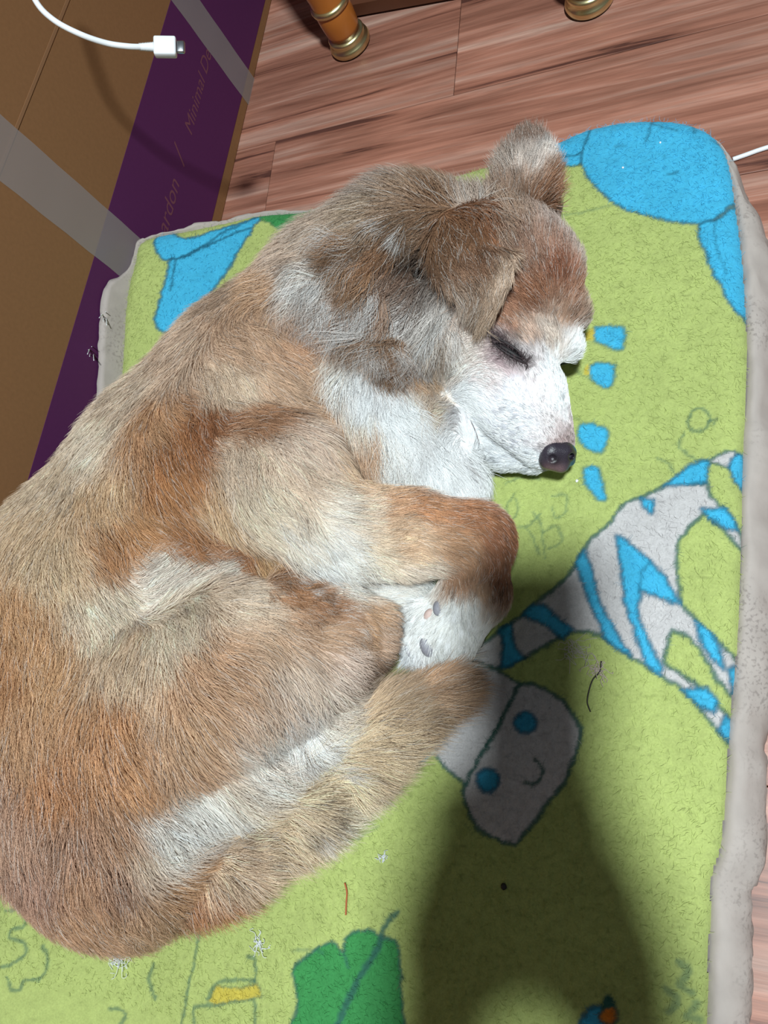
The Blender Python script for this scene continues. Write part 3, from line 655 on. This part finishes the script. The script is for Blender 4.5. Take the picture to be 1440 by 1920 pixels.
def ctrl(rows, hitf=None):
    out = []
    for r in rows:
        p, n = (hitf or hit)(r[0], r[1])
        if p is None:
            for k in range(1, 14):                     # slide towards the middle of the animal until the ray meets it
                p, n = (hitf or hit)(r[0] + (500 - r[0]) * k * .012, r[1] + (1000 - r[1]) * k * .012)
                if p is not None: break
        if p is not None: out.append((p, n, r))
    return out
def interp(V, pts, vals, eps):
    out = np.zeros((len(V), vals.shape[1])); ws = np.zeros(len(V))
    for p, v in zip(pts, vals):
        wt = (eps * eps / (((V - p) ** 2).sum(1) + eps * eps)) ** 3
        out += wt[:, None] * v; ws += wt
    return out / ws[:, None]
FUR_K = 1.23
def fcol(c):
    l = lin(c); y = l @ np.array([.25, .65, .10]); return (y + .87 * (l - y)) * FUR_K
def coat(V, N, ccs, fcs, eps=0.007, hitf=None):
    C = ctrl(ccs, hitf); wv = V + 0.006 * np.c_[vnoise(V, 70, 61), vnoise(V, 70, 62), vnoise(V, 70, 63)] + 0.004 * np.c_[vnoise(V, 190, 64), vnoise(V, 190, 65), vnoise(V, 190, 66)]
    col = interp(wv, [c[0] for c in C], np.array([fcol(c[2][2:5]) for c in C]), eps)
    Fc = ctrl(fcs, hitf)
    dirs = []
    for p, n, r in Fc:
        d = RIGHT * r[2] + DOWN * r[3]; d = d - n * (d @ n); d /= np.linalg.norm(d) + 1e-9
        dirs.append(np.r_[d, r[4] * .001, math.radians(r[5]), r[6]])
    f = interp(V, [c[0] for c in Fc], np.array(dirs), 0.014)
    d = f[:, :3]; d = d - N * (d * N).sum(1)[:, None]; d /= np.linalg.norm(d, axis=1)[:, None] + 1e-9
    return col, d, f[:, 3], f[:, 4], f[:, 5]
def unit(v): return v / (np.linalg.norm(v, axis=-1, keepdims=True) + 1e-12)
def grow(name, V, T, N, ct, count, mat, parent, keepf, thick=0.00013, K=7, clump=0.0045, cl_amt=0.55, seed=1, cvar=0.14, tone=.15, lenmul=1.0, cyaw_s=.22, tint=(0, 0)):
    g = np.random.default_rng(seed)
    col, D, Ln, Lift, Curl = ct
    area = 0.5 * np.linalg.norm(np.cross(V[T[:, 1]] - V[T[:, 0]], V[T[:, 2]] - V[T[:, 0]]), axis=1)
    tl = Ln[T].mean(1); wgt = area * keepf(V[T].mean(1), N[T].mean(1)) * np.clip(0.018 / np.maximum(tl, .004), 0.8, 2.2)
    ti = g.choice(len(T), count, p=wgt / wgt.sum())
    u = g.random(count); v = g.random(count); fl = u + v > 1; u[fl] = 1 - u[fl]; v[fl] = 1 - v[fl]
    def bl(A):
        a, b, c = A[T[ti, 0]], A[T[ti, 1]], A[T[ti, 2]]
        if A.ndim == 1: return a * (1 - u - v) + b * u + c * v
        return a * (1 - u - v)[:, None] + b * u[:, None] + c * v[:, None]
    p = bl(V); n = unit(bl(N)); d = unit(bl(D)); L = lenmul * bl(Ln) * g.uniform(0.65, 1.15, count); lf = bl(Lift) + g.normal(0, .09, count); cu = bl(Curl); c = bl(col)
    side = np.cross(n, d)
    yaw = g.normal(0, 0.16, count) + 0.45 * vnoise(p, 45, seed + 5)
    d = unit(d * np.cos(yaw)[:, None] + side * np.sin(yaw)[:, None]); side = np.cross(n, d)
    s = np.linspace(0, 1, K)[None, :, None]
    a0 = np.clip(lf, .05, 1.2)[:, None, None]
    lift_s = a0 * (1.35 - 1.15 * s)
    dir_ = d[:, None, :] * np.cos(lift_s) + n[:, None, :] * np.sin(lift_s)
    step = dir_ * (L / (K - 1))[:, None, None]
    pts = np.concatenate([np.zeros((count, 1, 3)), np.cumsum(step[:, 1:], 1)], 1)
    # clumps
    q = p + 0.5 * clump * np.c_[vnoise(p, 150, 71), vnoise(p, 150, 72), vnoise(p, 150, 73)]
    ck = np.floor(q / clump).astype(np.int64); key = ck[:, 0] * 73856093 ^ ck[:, 1] * 19349663 ^ ck[:, 2] * 83492791
    _, inv = np.unique(key, return_inverse=True); m = inv.max() + 1
    cnt = np.bincount(inv, minlength=m).astype(float)
    mean = lambda A: np.stack([np.bincount(inv, A[:, i], m) for i in range(A.shape[1])], 1) / cnt[:, None]
    ph = g.uniform(0, 2 * math.pi, m)[inv]; fr = g.uniform(.7, 1.4, m)[inv]
    cs = np.sin(2 * math.pi * s[..., 0] * fr[:, None] + ph[:, None]) - np.sin(ph)[:, None]
    pts += side[:, None, :] * (cs * (cu * L * .22)[:, None] * s[..., 0])[..., None]
    mp = mean(p)[inv]
    cyaw = g.normal(0, cyaw_s, m)[inv]; 
    pts = p[:, None, :] + pts + side[:, None, :] * (s * (L * np.sin(cyaw))[:, None, None] * 0.6)
    pts = pts + (mp - p)[:, None, :] * (s ** 1.2) * (cl_amt * g.uniform(.4, 1.0, count))[:, None, None]
    # nothing may dip into the pad
    fz = zpad(np.maximum(pts[..., 0].ravel(), XB + .006), pts[..., 1].ravel()).reshape(count, K) + 0.0012
    pts[..., 2] = np.maximum(pts[..., 2], fz)
    pts[..., 0] = np.maximum(pts[..., 0], XB + 0.002)
    rad = thick * g.uniform(.75, 1.25, count)[:, None] * np.array([1, 1, .95, .85, .7, .5, .18])[None, :K] if K == 7 else np.tile(np.linspace(thick, thick * .2, K), (count, 1))
    ctone = (1 + g.normal(0, tone, m)).clip(.35, 1.8)[inv]
    c = c * (ctone * (1 + g.normal(0, cvar, count)))[:, None]
    if tint[0]:
        rt = g.random(m)[inv]; wv_ = (rt < tint[0])[:, None]; dv_ = (rt > 1 - tint[1])[:, None]
        c = np.where(wv_, c * .3 + .7 * np.array([.74, .72, .71]) * g.uniform(.75, 1.1, count)[:, None], c); c = np.where(dv_, c * .3 + .7 * np.array([.11, .065, .04]), c)
    pale = g.random(count) < .08; c[pale] = c[pale] * .45 + .55 * np.array([.80, .76, .72])
    dk = g.random(count) < .04; c[dk] *= .45
    return hair_object(name, pts, rad, np.clip(c, .01, .92), mat, parent)
M_SKIN = attr_mat('coat_skin', rough=0.95, spec=0.05, noise=.15, nscale=500)
def fur_mat():
    m, N, L, b = new_mat('fur')
    at = N.new('ShaderNodeAttribute'); at.attribute_name = 'Col'
    L.new(at.outputs['Color'], b.inputs['Base Color'])
    b.inputs['Roughness'].default_value = 0.55; b.inputs['Specular IOR Level'].default_value = 0.28
    return m
M_FUR = fur_mat()
dog = empty('dog', P(450, 1050, .055)); tag(dog, 'small tan and white long-haired dog curled asleep on the green pad', 'dog')
ct = coat(DV, DN, CC, FC, 0.011)
obj('body', mesh('body', DV, DF, True, np.clip(ct[0] * 0.9, 0.01, .9)), M_SKIN, dog)
def keep_body(c, n):
    clear = c[:, 2] - zpad(np.maximum(c[:, 0], XB + .006), c[:, 1])
    toc = unit(CAM - c); f = (n * toc).sum(1)
    return ((n[:, 2] > -0.45) & (clear > 0.003)) * np.where(f > -0.15, 1.0, 0.3)
fur = grow('fur', DV, DT, DN, ct, 230000, M_FUR, dog, keep_body, seed=11); fur['kind'] = 'stuff'

# ---- ears
def leaf(cl, hw, th, cup, seg=14, n=5):
    """thick leaf lofted along a centre line of (px,py,z); hw half widths px, th thickness m"""
    c = catmull(np.array([P(*q) for q in cl]), n); h = catmull(np.array(hw, float)[:, None], n)[:, 0]
    T = unit(np.gradient(c, axis=0)); toc = unit(CAM - c)
    W = unit(np.cross(T, toc)); U = np.cross(W, T); V = []
    for i in range(len(c)):
        r = h[i] * depth(c[i]) / FPX
        for k in range(seg):
            a = 2 * math.pi * k / seg; x = math.cos(a)
            V.append(c[i] + W[i] * r * x + U[i] * (th * math.sin(a) * (1 - .5 * abs(x)) - cup * x * x * r))
    V = np.array(V); F = []
    for i in range(len(c) - 1):
        for k in range(seg): F.append((i * seg + k, i * seg + (k + 1) % seg, (i + 1) * seg + (k + 1) % seg, (i + 1) * seg + k))
    for e, rev in ((0, True), (len(c) - 1, False)):
        V = np.vstack([V, c[e]]); ci = len(V) - 1
        for k in range(seg):
            a, b = e * seg + k, e * seg + (k + 1) % seg
            F.append((a, ci, ci, b) if rev else (a, b, ci, ci))
    return V, np.array(F)
def make_ear(cl, hw, th, cup, ccs, fcs, count, seed, kf, thick=0.00013):
    V, F = leaf(cl, hw, th, cup)
    N, T, fn = vnormals(V, F)
    if ((V - V.mean(0)) * N).sum() < 0: F = F[:, ::-1]; N, T, fn = vnormals(V, F)
    faces = [tuple(dict.fromkeys(map(int, f))) for f in F]
    b2 = BVHTree.FromPolygons(V.tolist(), faces)
    def h2(px, py):
        r = ray(px, py); r = r / np.linalg.norm(r)
        loc, nrm, i, dist = b2.ray_cast(Vector(CAM), Vector(r))
        if loc is None:
            loc, nrm, i, dist = b2.find_nearest(Vector(CAM + r * depth(V.mean(0)) * np.linalg.norm(ray(px, py)) / 1.0))
        return np.array(loc), np.array(nrm)
    c2 = coat(V, N, ccs, fcs, .006, h2)
    e = obj('ear', mesh('ear', V, faces, True, np.clip(c2[0] * .8, .01, .9)), M_SKIN, dog)
    good = np.linalg.norm(np.cross(V[T[:, 1]] - V[T[:, 0]], V[T[:, 2]] - V[T[:, 0]]), axis=1) > 1e-12
    f = grow('fur', V, T[good], N, c2, count, M_FUR, e, kf, seed=seed, clump=.006, cl_amt=.7, thick=thick); f['kind'] = 'stuff'
    return e
make_ear([(925, 372, .166), (912, 405, .186), (886, 455, .199), (896, 512, .199), (901, 562, .190), (901, 612, .176)], [30, 60, 84, 66, 42, 10], .0035, .30,
  [(930,420,144,88,54),(955,450,168,118,80),(955,520,190,162,138),(900,480,120,84,60),(860,490,138,102,78),(850,530,150,124,104),(890,570,150,126,106),(925,560,170,142,118),(815,470,112,80,56),(880,430,124,86,58),(895,530,136,108,86),(872,555,186,172,160),(905,400,140,92,60),(905,600,160,136,114)],
  [(930,410,.0,1,13,22,.1),(955,470,.05,1,12,10,.05),(900,480,-.05,1,17,12,.1),(850,500,.35,1,20,12,.15),(815,465,.3,1,22,16,.3),(895,560,-.02,1,20,6,.1),(930,550,-.2,1,16,5,.05),(902,605,0,1,16,4,.05)], 8000, 21,
  lambda c, n: (n @ np.array(-FWD) > -.6) * 1.0)
make_ear([(985, 390, .150), (985, 350, .160), (987, 305, .163), (986, 268, .158), (984, 250, .155)], [58, 60, 50, 34, 12], .005, -.15,
  [(985,270,132,106,92),(955,320,166,146,132),(1000,320,192,176,166),(1030,340,150,106,76),(1035,300,192,182,176),(945,290,146,120,106),(975,300,176,160,150),(1015,370,140,98,70),(960,370,150,120,100)],
  [(985,270,.05,-1,13,20,.1),(950,320,-.3,-.9,17,26,.15),(1000,320,.1,-1,16,20,.15),(1035,340,.5,-.7,15,24,.1),(960,370,-.2,-1,18,26,.1)], 6000, 22,
  lambda c, n: (n @ np.array(-FWD) > -.7) * 1.0)
# long clumped locks: ruff behind the drooping ear, tail plume, chest
def around(pts, rad):
    C = np.array([hit(*p)[0] for p in pts])
    def f(c, n):
        d = np.sqrt(((c[:, None, :] - C[None]) ** 2).sum(2)).min(1)
        toc = unit(CAM - c); return ((n * toc).sum(1) > -.1) * sst(rad, rad * .6, d)
    return f
lock_sets = (('ruff_locks', [(640, 500), (690, 470), (700, 540), (690, 600), (760, 610), (740, 660), (620, 560), (820, 620), (740, 430), (600, 500)], .016, 15000, .0075, .25, 1.1, .5, (.34, .30)),
             ('tail_plume', [(560, 1530), (640, 1450), (720, 1360), (800, 1310), (450, 1610), (680, 1430)], .018, 10000, .0075, .2, 1.05, .28, (.06, .14)),
             ('chest_locks', [(680, 720), (760, 800), (830, 880), (600, 1020), (560, 980)], .020, 6000, .0085, .10, 1.1, .25, (.2, .02)),
             ('haunch_locks', [(540, 1340), (560, 1380), (500, 1400), (570, 1130), (650, 1160), (530, 1110)], .016, 6000, .0070, .2, 1.0, .4, (.14, .14)))
for nm_, pts_, rad_, cnt_, cl_, tn_, lm_, cy_, ti_ in lock_sets:
    o_ = grow(nm_, DV, DT, DN, ct, cnt_, M_FUR, dog, around(pts_, rad_), thick=.00014, clump=cl_, cl_amt=.95, seed=40 + len(nm_), tone=tn_, lenmul=lm_, cyaw_s=cy_, tint=ti_); o_['kind'] = 'stuff'

# ---- nose
nf_ = Field(P(1045, 855, .10) - .03, P(1045, 855, .10) + .03, .0009)
nf_.chain([(1034, 846, .108, 22), (1056, 848, .103, 21)], .004, 1.0); nf_.chain([(1028, 864, .105, 17), (1052, 872, .100, 15)], .006, 1.0); nf_.chain([(1066, 850, .096, 14), (1066, 862, .092, 13)], .006, 1.0)
def carve(F_, pts, k=.0015):
    keep_ = F_.d.copy(); F_.d[:] = 0.2; F_.chain(pts, 1e-5, 1.0); hole = F_.d.copy(); F_.d = -smin(-keep_, hole, k)
carve(nf_, [(1044, 866, .125, 5), (1036, 860, .113, 7)]); carve(nf_, [(1076, 858, .110, 5), (1068, 854, .10, 6)])
NV, NF = nf_.nets()
bn = lin((50, 44, 54)) ; ncol = np.tile(bn, (len(NV), 1))
lowp = np.array([P(1048, 884, .104), P(1030, 880, .106)])
for q_ in lowp: ncol += (lin((128, 100, 102)) - ncol) * (0.75 * np.exp(-((NV - q_) ** 2).sum(1) / .0055 ** 2))[:, None]
for q_ in (P(1042, 866, .112), P(1040, 864, .118), P(1072, 857, .104)): ncol += (lin((14, 12, 14)) - ncol) * np.exp(-((NV - q_) ** 2).sum(1) / .0042 ** 2)[:, None]  # shade of the carved nostrils put into the colour
M_NOSE = attr_mat('nose_leather', rough=.3, spec=.6, noise=.25, nscale=1400, bump=.35)
obj('nose', mesh('nose', NV, NF, True, ncol), M_NOSE, dog)
# ---- eye, painted brow shade, lids, mouth line, paw pads
M_EYE_SHADE = plain('eye_and_shade_dark', (20, 17, 19), .5, spec=.2); M_LID = plain('lid_skin', (40, 33, 35), .6, noise=.15, nscale=600); M_LINE = plain('lip_line', (120, 104, 108), .7)
def ellipsoid_on(name, px, py, ax, r, mat, parent, sink=0.3, at=None):
    p, n = hit(px, py)
    if at is not None: p = P(px, py, at)
    u = RIGHT * ax[0] + DOWN * ax[1]; u = unit(u - n * (u @ n)); v = np.cross(n, u)
    bm = bmesh.new(); bmesh.ops.create_uvsphere(bm, u_segments=20, v_segments=12, radius=1)
    for q in bm.verts:
        c = q.co; q.co = Vector(p + u * c.x * r[0] + v * c.y * r[1] + n * (c.z * r[2] - sink * r[2]))
    return obj(name, bm_mesh(name, bm), mat, parent)
eye_and_shade = ellipsoid_on('eye_and_shade', 955, 660, (62, 42), (.0125, .0032, .0032), M_EYE_SHADE, dog, -.15)
def skin_line(name, path, r, mat, parent, lift=.0008, taper=True):
    q = []
    for x, y in path:
        p, n = hit(x, y)
        if p is not None: q.append(p + n * lift)
    c = catmull(np.array(q), 6)
    rr = r * (np.sin(np.linspace(.25, math.pi - .25, len(c))) if taper else np.ones(len(c)))
    return obj(name, mesh(name, *tube(c, rr, 8)), mat, parent)
skin_line('eyelid', [(918, 634), (936, 640), (956, 650), (974, 664), (986, 680)], .0010, M_LID, eye_and_shade, .0030)
skin_line('eyelid', [(922, 642), (938, 656), (956, 668), (974, 678), (986, 684), (984, 696)], .0009, M_LID, eye_and_shade, .0026)
lp = []
g_ = np.random.default_rng(5)
for i in range(260):
    t = g_.random(); bx_, by_ = 918 + 70 * t, 634 + 48 * t + g_.normal(0, 4.5) - 5 * math.sin(t * math.pi) * (1 if i % 2 else -1.2)
    p_, n_ = hit(bx_, by_)
    dd = unit(RIGHT * g_.normal(.2, .5) + DOWN * (g_.uniform(-.9, -.1) if i % 2 else g_.uniform(.1, .9)))
    dd = unit(dd - n_ * (dd @ n_)); l_ = g_.uniform(.003, .0075)
    lp.append([p_ + n_ * .0025, p_ + n_ * .0038 + dd * l_ * .5, p_ + n_ * .0036 + dd * l_])
lp = np.array(lp); ls = hair_object('eyelashes', lp, np.tile([.00012, .0001, .00004], (len(lp), 1)), np.tile(lin((62, 50, 52)), (len(lp), 1)) * g_.uniform(.5, 2.2, len(lp))[:, None], M_FUR, eye_and_shade); ls['kind'] = 'stuff'
brow_shade = ellipsoid_on('eye_and_shade', 1060, 676, (60, -35), (.013, .005, .004), M_EYE_SHADE, dog, 0.2, at=.092)  # dark ellipsoid added as the shadow under the brow, not a second eye
skin_line('mouth_line', [(880, 788), (887, 805), (893, 822), (899, 838)], .0005, M_LINE, dog, .0012)
M_PAD = plain('paw_pad', (142, 140, 148), .6, noise=.2, nscale=500, bump=.2); M_PADP = plain('paw_pad_pink', (205, 178, 170), .6, noise=.15, nscale=500)
ellipsoid_on('paw_pad', 800, 1214, (5, 40), (.0085, .0052, .004), M_PAD, dog, -.05); ellipsoid_on('paw_pad', 822, 1140, (5, 30), (.0062, .0040, .004), M_PAD, dog, -.05)
ellipsoid_on('paw_pad', 804, 1152, (20, -20), (.005, .0035, .003), M_PADP, dog, -.05); ellipsoid_on('paw_pad', 768, 1222, (15, 40), (.0062, .0020, .003), M_PAD, dog, -.05)

# ------------------------------------------------------------------ table legs
M_LEGW = plain('varnished_wood', (176, 104, 40), .25, noise=.2, nscale=30, spec=.6); M_BRASS = plain('brass', (222, 210, 160), .32, metal=1.0, noise=.08, nscale=60)
M_SHADE_BAR = plain('shade_bar_dark', (92, 54, 36), .45, noise=.2, nscale=30)
l1, l2 = P(655, 76, .008), P(1105, -6, .008)
l1[2] = l2[2] = 0
dv = l2 - l1; dv /= np.linalg.norm(dv); bk = np.array([-dv[1], dv[0], 0]); 
tb = empty('table', (l1 + l2) / 2 + bk * .17); tag(tb, 'low wooden table on turned legs with brass feet, at the top edge', 'table')
foot = mesh('foot', *lathe([(.0005, .0), (.021, .0), (.0255, .003), (.0268, .007), (.0255, .011), (.0225, .0135), (.0232, .016), (.0238, .0185), (.0225, .021), (.019, .0222)])); foot.materials.append(M_BRASS)
shaft = mesh('leg', *lathe([(.0195, .021), (.0215, .03), (.0225, .045), (.0225, .056), (.0215, .064), (.021, .075), (.0225, .09), (.0245, .13), (.022, .18), (.018, .24), (.021, .30), (.024, .36)])); shaft.materials.append(M_LEGW)
ring = mesh('ring', *lathe([(.0212, .0585), (.0240, .0600), (.0248, .0630), (.0240, .066), (.0212, .0675)])); ring.materials.append(M_BRASS)
for q in (l1, l2, l1 + bk * .34, l2 + bk * .34):
    lg = obj('leg', shaft, None, tb); lg.matrix_basis = Matrix.Translation(Vector(q))
    for nm, me_ in (('brass_foot', foot), ('brass_ring', ring)):
        o = bpy.data.objects.new(nm, me_); COL.objects.link(o); o.parent = lg
bm = bmesh.new()
for a, b in ((l1, l2),):
    pass
def bar(name, a, b, wz, h0, h1, mat, parent):
    d = unit(b - a); s = np.cross([0, 0, 1], d) * wz / 2
    V = [a + s + [0, 0, h0], a - s + [0, 0, h0], b - s + [0, 0, h0], b + s + [0, 0, h0], a + s + [0, 0, h1], a - s + [0, 0, h1], b - s + [0, 0, h1], b + s + [0, 0, h1]]
    return obj(name, mesh(name, V, [(3, 2, 1, 0), (4, 5, 6, 7), (0, 1, 5, 4), (1, 2, 6, 5), (2, 3, 7, 6), (3, 0, 4, 7)], False), mat, parent)
bm.free()
bar('rail', l1 + bk * .01, l2 + bk * .01, .018, .30, .36, M_LEGW, tb); bar('rail', l1 + bk * .34, l2 + bk * .34, .018, .30, .36, M_LEGW, tb)
bar('rail', l1, l1 + bk * .34, .018, .30, .36, M_LEGW, tb); bar('rail', l2, l2 + bk * .34, .018, .30, .36, M_LEGW, tb)
bar('table_top', l1 - dv * .05 + bk * .17, l2 + dv * .05 + bk * .17, .40, .36, .385, M_LEGW, tb)
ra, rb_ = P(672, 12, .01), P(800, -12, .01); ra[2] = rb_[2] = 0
bar('shade_bar', ra + (ra - rb_) * .1, rb_ + (rb_ - ra) * 1.2, .016, .004, .02, M_SHADE_BAR, tb)  # dark bar added in place of the shadow strip on the floor

# ------------------------------------------------------------------ charging cable hanging in front of the box
M_WHITE = plain('white_plastic', (236, 238, 242), .4, noise=.02); M_STEEL = plain('plug_metal', (200, 204, 210), .28, metal=1.0)
def CP(px, py, t): return CAM + ray(px, py) * t
cb = empty('charging_cable', CP(310, 88, .64)); tag(cb, 'white charging cable with a bare plug hanging above the box', 'cable')
cpath = catmull(np.array([CP(*q) for q in ((20, -150, .60), (40, -70, .605), (66, 0, .61), (100, 37, .615), (150, 64, .62), (200, 81, .63), (240, 87, .635), (266, 88, .64))]), 8)
sc_ = .64 / FPX
obj('cord', mesh('cord', *tube(cpath, 5.2 * sc_, 12)), M_WHITE, cb)
e0, e1, e2, e3 = CP(262, 88, .64), CP(289, 88, .641), CP(331, 88.5, .642), CP(347, 88.5, .6425)
ax_ = unit(e2 - e1); upv = unit(DOWN - ax_ * (DOWN @ ax_)); dp = np.cross(ax_, upv)
rr_ = []; pts_ = []
for i in range(27):
    t = i / 26; pts_.append(e0 + (e1 - e0) * t); rr_.append((6.0 + 2.0 * t + (0.9 if i % 3 == 0 else -.5)) * sc_)
obj('strain_relief', mesh('strain_relief', *tube(pts_, rr_, 12)), M_WHITE, cb)
def rbox(name, a, b, hh, hd, bev, mat):
    bm = bmesh.new(); L_ = np.linalg.norm(b - a); box_bm(bm, (0, -hh, -hd), (L_, hh, hd), bev)
    d = unit(b - a)
    for v in bm.verts: c = v.co.copy(); v.co = Vector(a + d * c.x + upv * c.y + dp * c.z)
    bmesh.ops.recalc_face_normals(bm, faces=bm.faces)
    return obj(name, bm_mesh(name, bm, True), mat, cb)
rbox('plug_housing', e1, e2, 17.5 * sc_, 9 * sc_, 3.4 * sc_, M_WHITE)
rbox('plug_tip', e2, e3, 11.5 * sc_, 4.5 * sc_, 3.2 * sc_, M_STEEL)

# ------------------------------------------------------------------ small loose things
def wire(name, path, r, mat, label, cat, group=None, lift=None, z=None, parent=None):
    q = []
    for x, y in path:
        X = P(x, y, z) if z is not None else PP(x, y)
        X = X + [0, 0, (lift or 0.0008)]; q.append(X)
    o = obj(name, mesh(name, *tube(catmull(np.array(q), 6), r, 6)), mat, parent)
    if label: tag(o, label, cat, group)
    return o
M_THR_W = plain('white_thread', (232, 234, 238), .6); M_THR_R = plain('rust_thread', (170, 88, 48), .7); M_BLK = plain('dark_hair', (40, 34, 30), .5); M_LINT = plain('lint', (226, 228, 230), .95)
wire('white_cord', [(1374, 300), (1400, 291), (1425, 282), (1470, 268)], .0022, M_THR_W, 'thin white cord lying on the floor beside the pad corner', 'cord', z=0.0015)
wire('thread', [(648, 1655), (652, 1672), (651, 1690), (650, 1715)], .0007, M_THR_R, 'short rust coloured thread lying on the pad below the tail', 'thread', lift=.0016)
wire('thread', [(1128, 1240), (1125, 1260), (1112, 1275), (1104, 1300), (1102, 1318), (1108, 1335)], .0005, M_BLK, 'black curled thread on the pad beside the printed face', 'thread', lift=.0016)
def lint(path_c, rad, nfib, seed, label, mat=M_LINT, z=None, r=.00022):
    g = np.random.default_rng(seed); V = []; F = []
    c = PP(*path_c)
    for i in range(nfib):
        a = g.uniform(0, 6.28); p = c + np.array([math.cos(a), math.sin(a), 0]) * rad * g.uniform(0, .7)
        pts = [p + [0, 0, .0015]]
        for k in range(4): pts.append(pts[-1] + np.r_[g.normal(0, rad * .38, 2), g.normal(0, rad * .08)])
        pts = np.array(pts); pts[:, 2] = np.maximum(pts[:, 2], c[2] + .001)
        v, f = tube(catmull(pts, 3), r, 4); o_ = len(V); V += v; F += [tuple(x + o_ for x in ff) for ff in f]
    o = obj('lint', mesh('lint', V, F), mat); tag(o, label, 'lint'); return o
lint((221, 1788), .011, 60, 1, 'large white tuft of lint at the root of the tail')
lint((488, 1768), .007, 16, 2, 'thin white wisp of lint on the pad below the tail')
lint((719, 1608), .0035, 14, 3, 'small white lint ball on the pad right of the tail')
lint((1075, 1222), .009, 26, 4, 'pale grey lint above the printed face', plain('lint_grey', (196, 190, 178), .95))
lint((1125, 1258), .006, 22, 5, 'pinkish lint caught by the black thread', plain('lint_pink', (206, 188, 180), .95))
def crumb(px, py, r, mat, label):
    X = PP(px, py); bm = bmesh.new(); bmesh.ops.create_icosphere(bm, subdivisions=2, radius=r)
    g = random.Random(px)
    for v in bm.verts: v.co = Vector((v.co.x * g.uniform(.7, 1.1), v.co.y * g.uniform(.8, 1.2), v.co.z * .6))
    for v in bm.verts: v.co += Vector(X + [0, 0, r * .5])
    tag(obj('crumb', bm_mesh('crumb', bm), mat), label, 'crumb')
crumb(945, 1662, .0024, M_BLK, 'black crumb in the shadow on the pad')
crumb(1082, 902, .0014, M_WHITE, 'white crumb on the pad just under the nose'); crumb(1238, 268, .0010, M_WHITE, 'tiny white crumb on the blue printed ball, nearer its top'); crumb(1168, 315, .0011, M_WHITE, 'tiny white crumb on the blue printed ball, at its left')
# frayed threads on the left edge of the pad
for i, (base, tips) in enumerate((((206, 592), [(190, 590), (194, 602), (198, 585), (186, 596), (200, 610)]), ((182, 655), [(168, 668), (166, 656), (172, 650), (176, 676), (164, 664)]))):
    for j, t_ in enumerate(tips):
        A = PP(*base); B = PB(t_[0], t_[1], .012); Mx = (A + B) / 2 + [0, .001 * (j - 2), .003]
        obj('frayed_thread', mesh('frayed_thread', *tube(catmull(np.array([A, Mx, B]), 5), .0004, 5)), M_THR_W, bed)

# ------------------------------------------------------------------ phone and hand that take the picture (above the scene, behind the lens)
def HP(r, d, b): return CAM + RIGHT * r + DOWN * d - FWD * b
ph_ = empty('phone', HP(-.016, .06, .01)); tag(ph_, 'dark phone held up above the pad, taking the picture', 'phone')
M_PHONE = plain('phone_shell', (40, 42, 48), .35); M_GLASS = plain('phone_glass', (10, 10, 12), .08)
def slab(name, r0, r1, d0, d1, b0, b1, bev, mat):
    bm = bmesh.new(); box_bm(bm, (r0, d0, b0), (r1, d1, b1), bev)
    for v in bm.verts: v.co = Vector(HP(*v.co))
    bmesh.ops.recalc_face_normals(bm, faces=bm.faces)
    return obj(name, bm_mesh(name, bm, False), mat, ph_)
slab("shell", -.020, .060, -.046, .150, .006, .014, .003, M_PHONE); slab("screen", -.017, .057, -.042, .146, .0139, .0146, .0002, M_GLASS)
slab('lens_ring', -.008, .008, -.008, .022, .0035, .0062, .001, M_GLASS)
M_HAND = plain('skin', (196, 150, 126), .6, noise=.06, nscale=80)
person = empty('person', HP(0, .3, .12)); tag(person, "person's two bare hands and forearms gripping the phone above the pad", 'person')
def arm(sd, cx):
    hf = Field((-.20, -.56, .50), (.24, .10, 1.02), .0032)
    ch = lambda L_, k_: hf.chain([(HP(cx + sd * a_, b_, c_), r_) for a_, b_, c_, r_ in L_], k_, 1.0, True)
    ch([(.12, .42, .22, .042), (.085, .31, .13, .037), (.050, .215, .060, .029)], .01)                       # forearm
    ch([(.050, .215, .060, .029), (.040, .165, .034, .034), (.036, .130, .030, .030)], .012)                 # wrist, palm
    ch([(.020, .175, .036, .026), (.022, .135, .032, .026)], .012)
    for k_ in range(4):
        d0_ = .094 + k_ * .0205; l_ = (.9, 1.05, 1.0, .8)[k_]
        ch([(.042, d0_ + .01, .020, .012), (.046, d0_, .004, .0095), (.034, d0_ - .004, -.007, .0088), (.034 - .030 * l_, d0_ - .006, -.006, .0070)], .003)
    ch([(.036, .120, .034, .016), (.022, .095, .028, .0115), (.012, .070, .024, .0088)], .005)               # thumb
    v_, f_ = hf.nets(); obj('arm', mesh('arm', v_, f_), M_HAND, person)
arm(-1, .012); arm(1, .012)
bpy.context.view_layer.update()
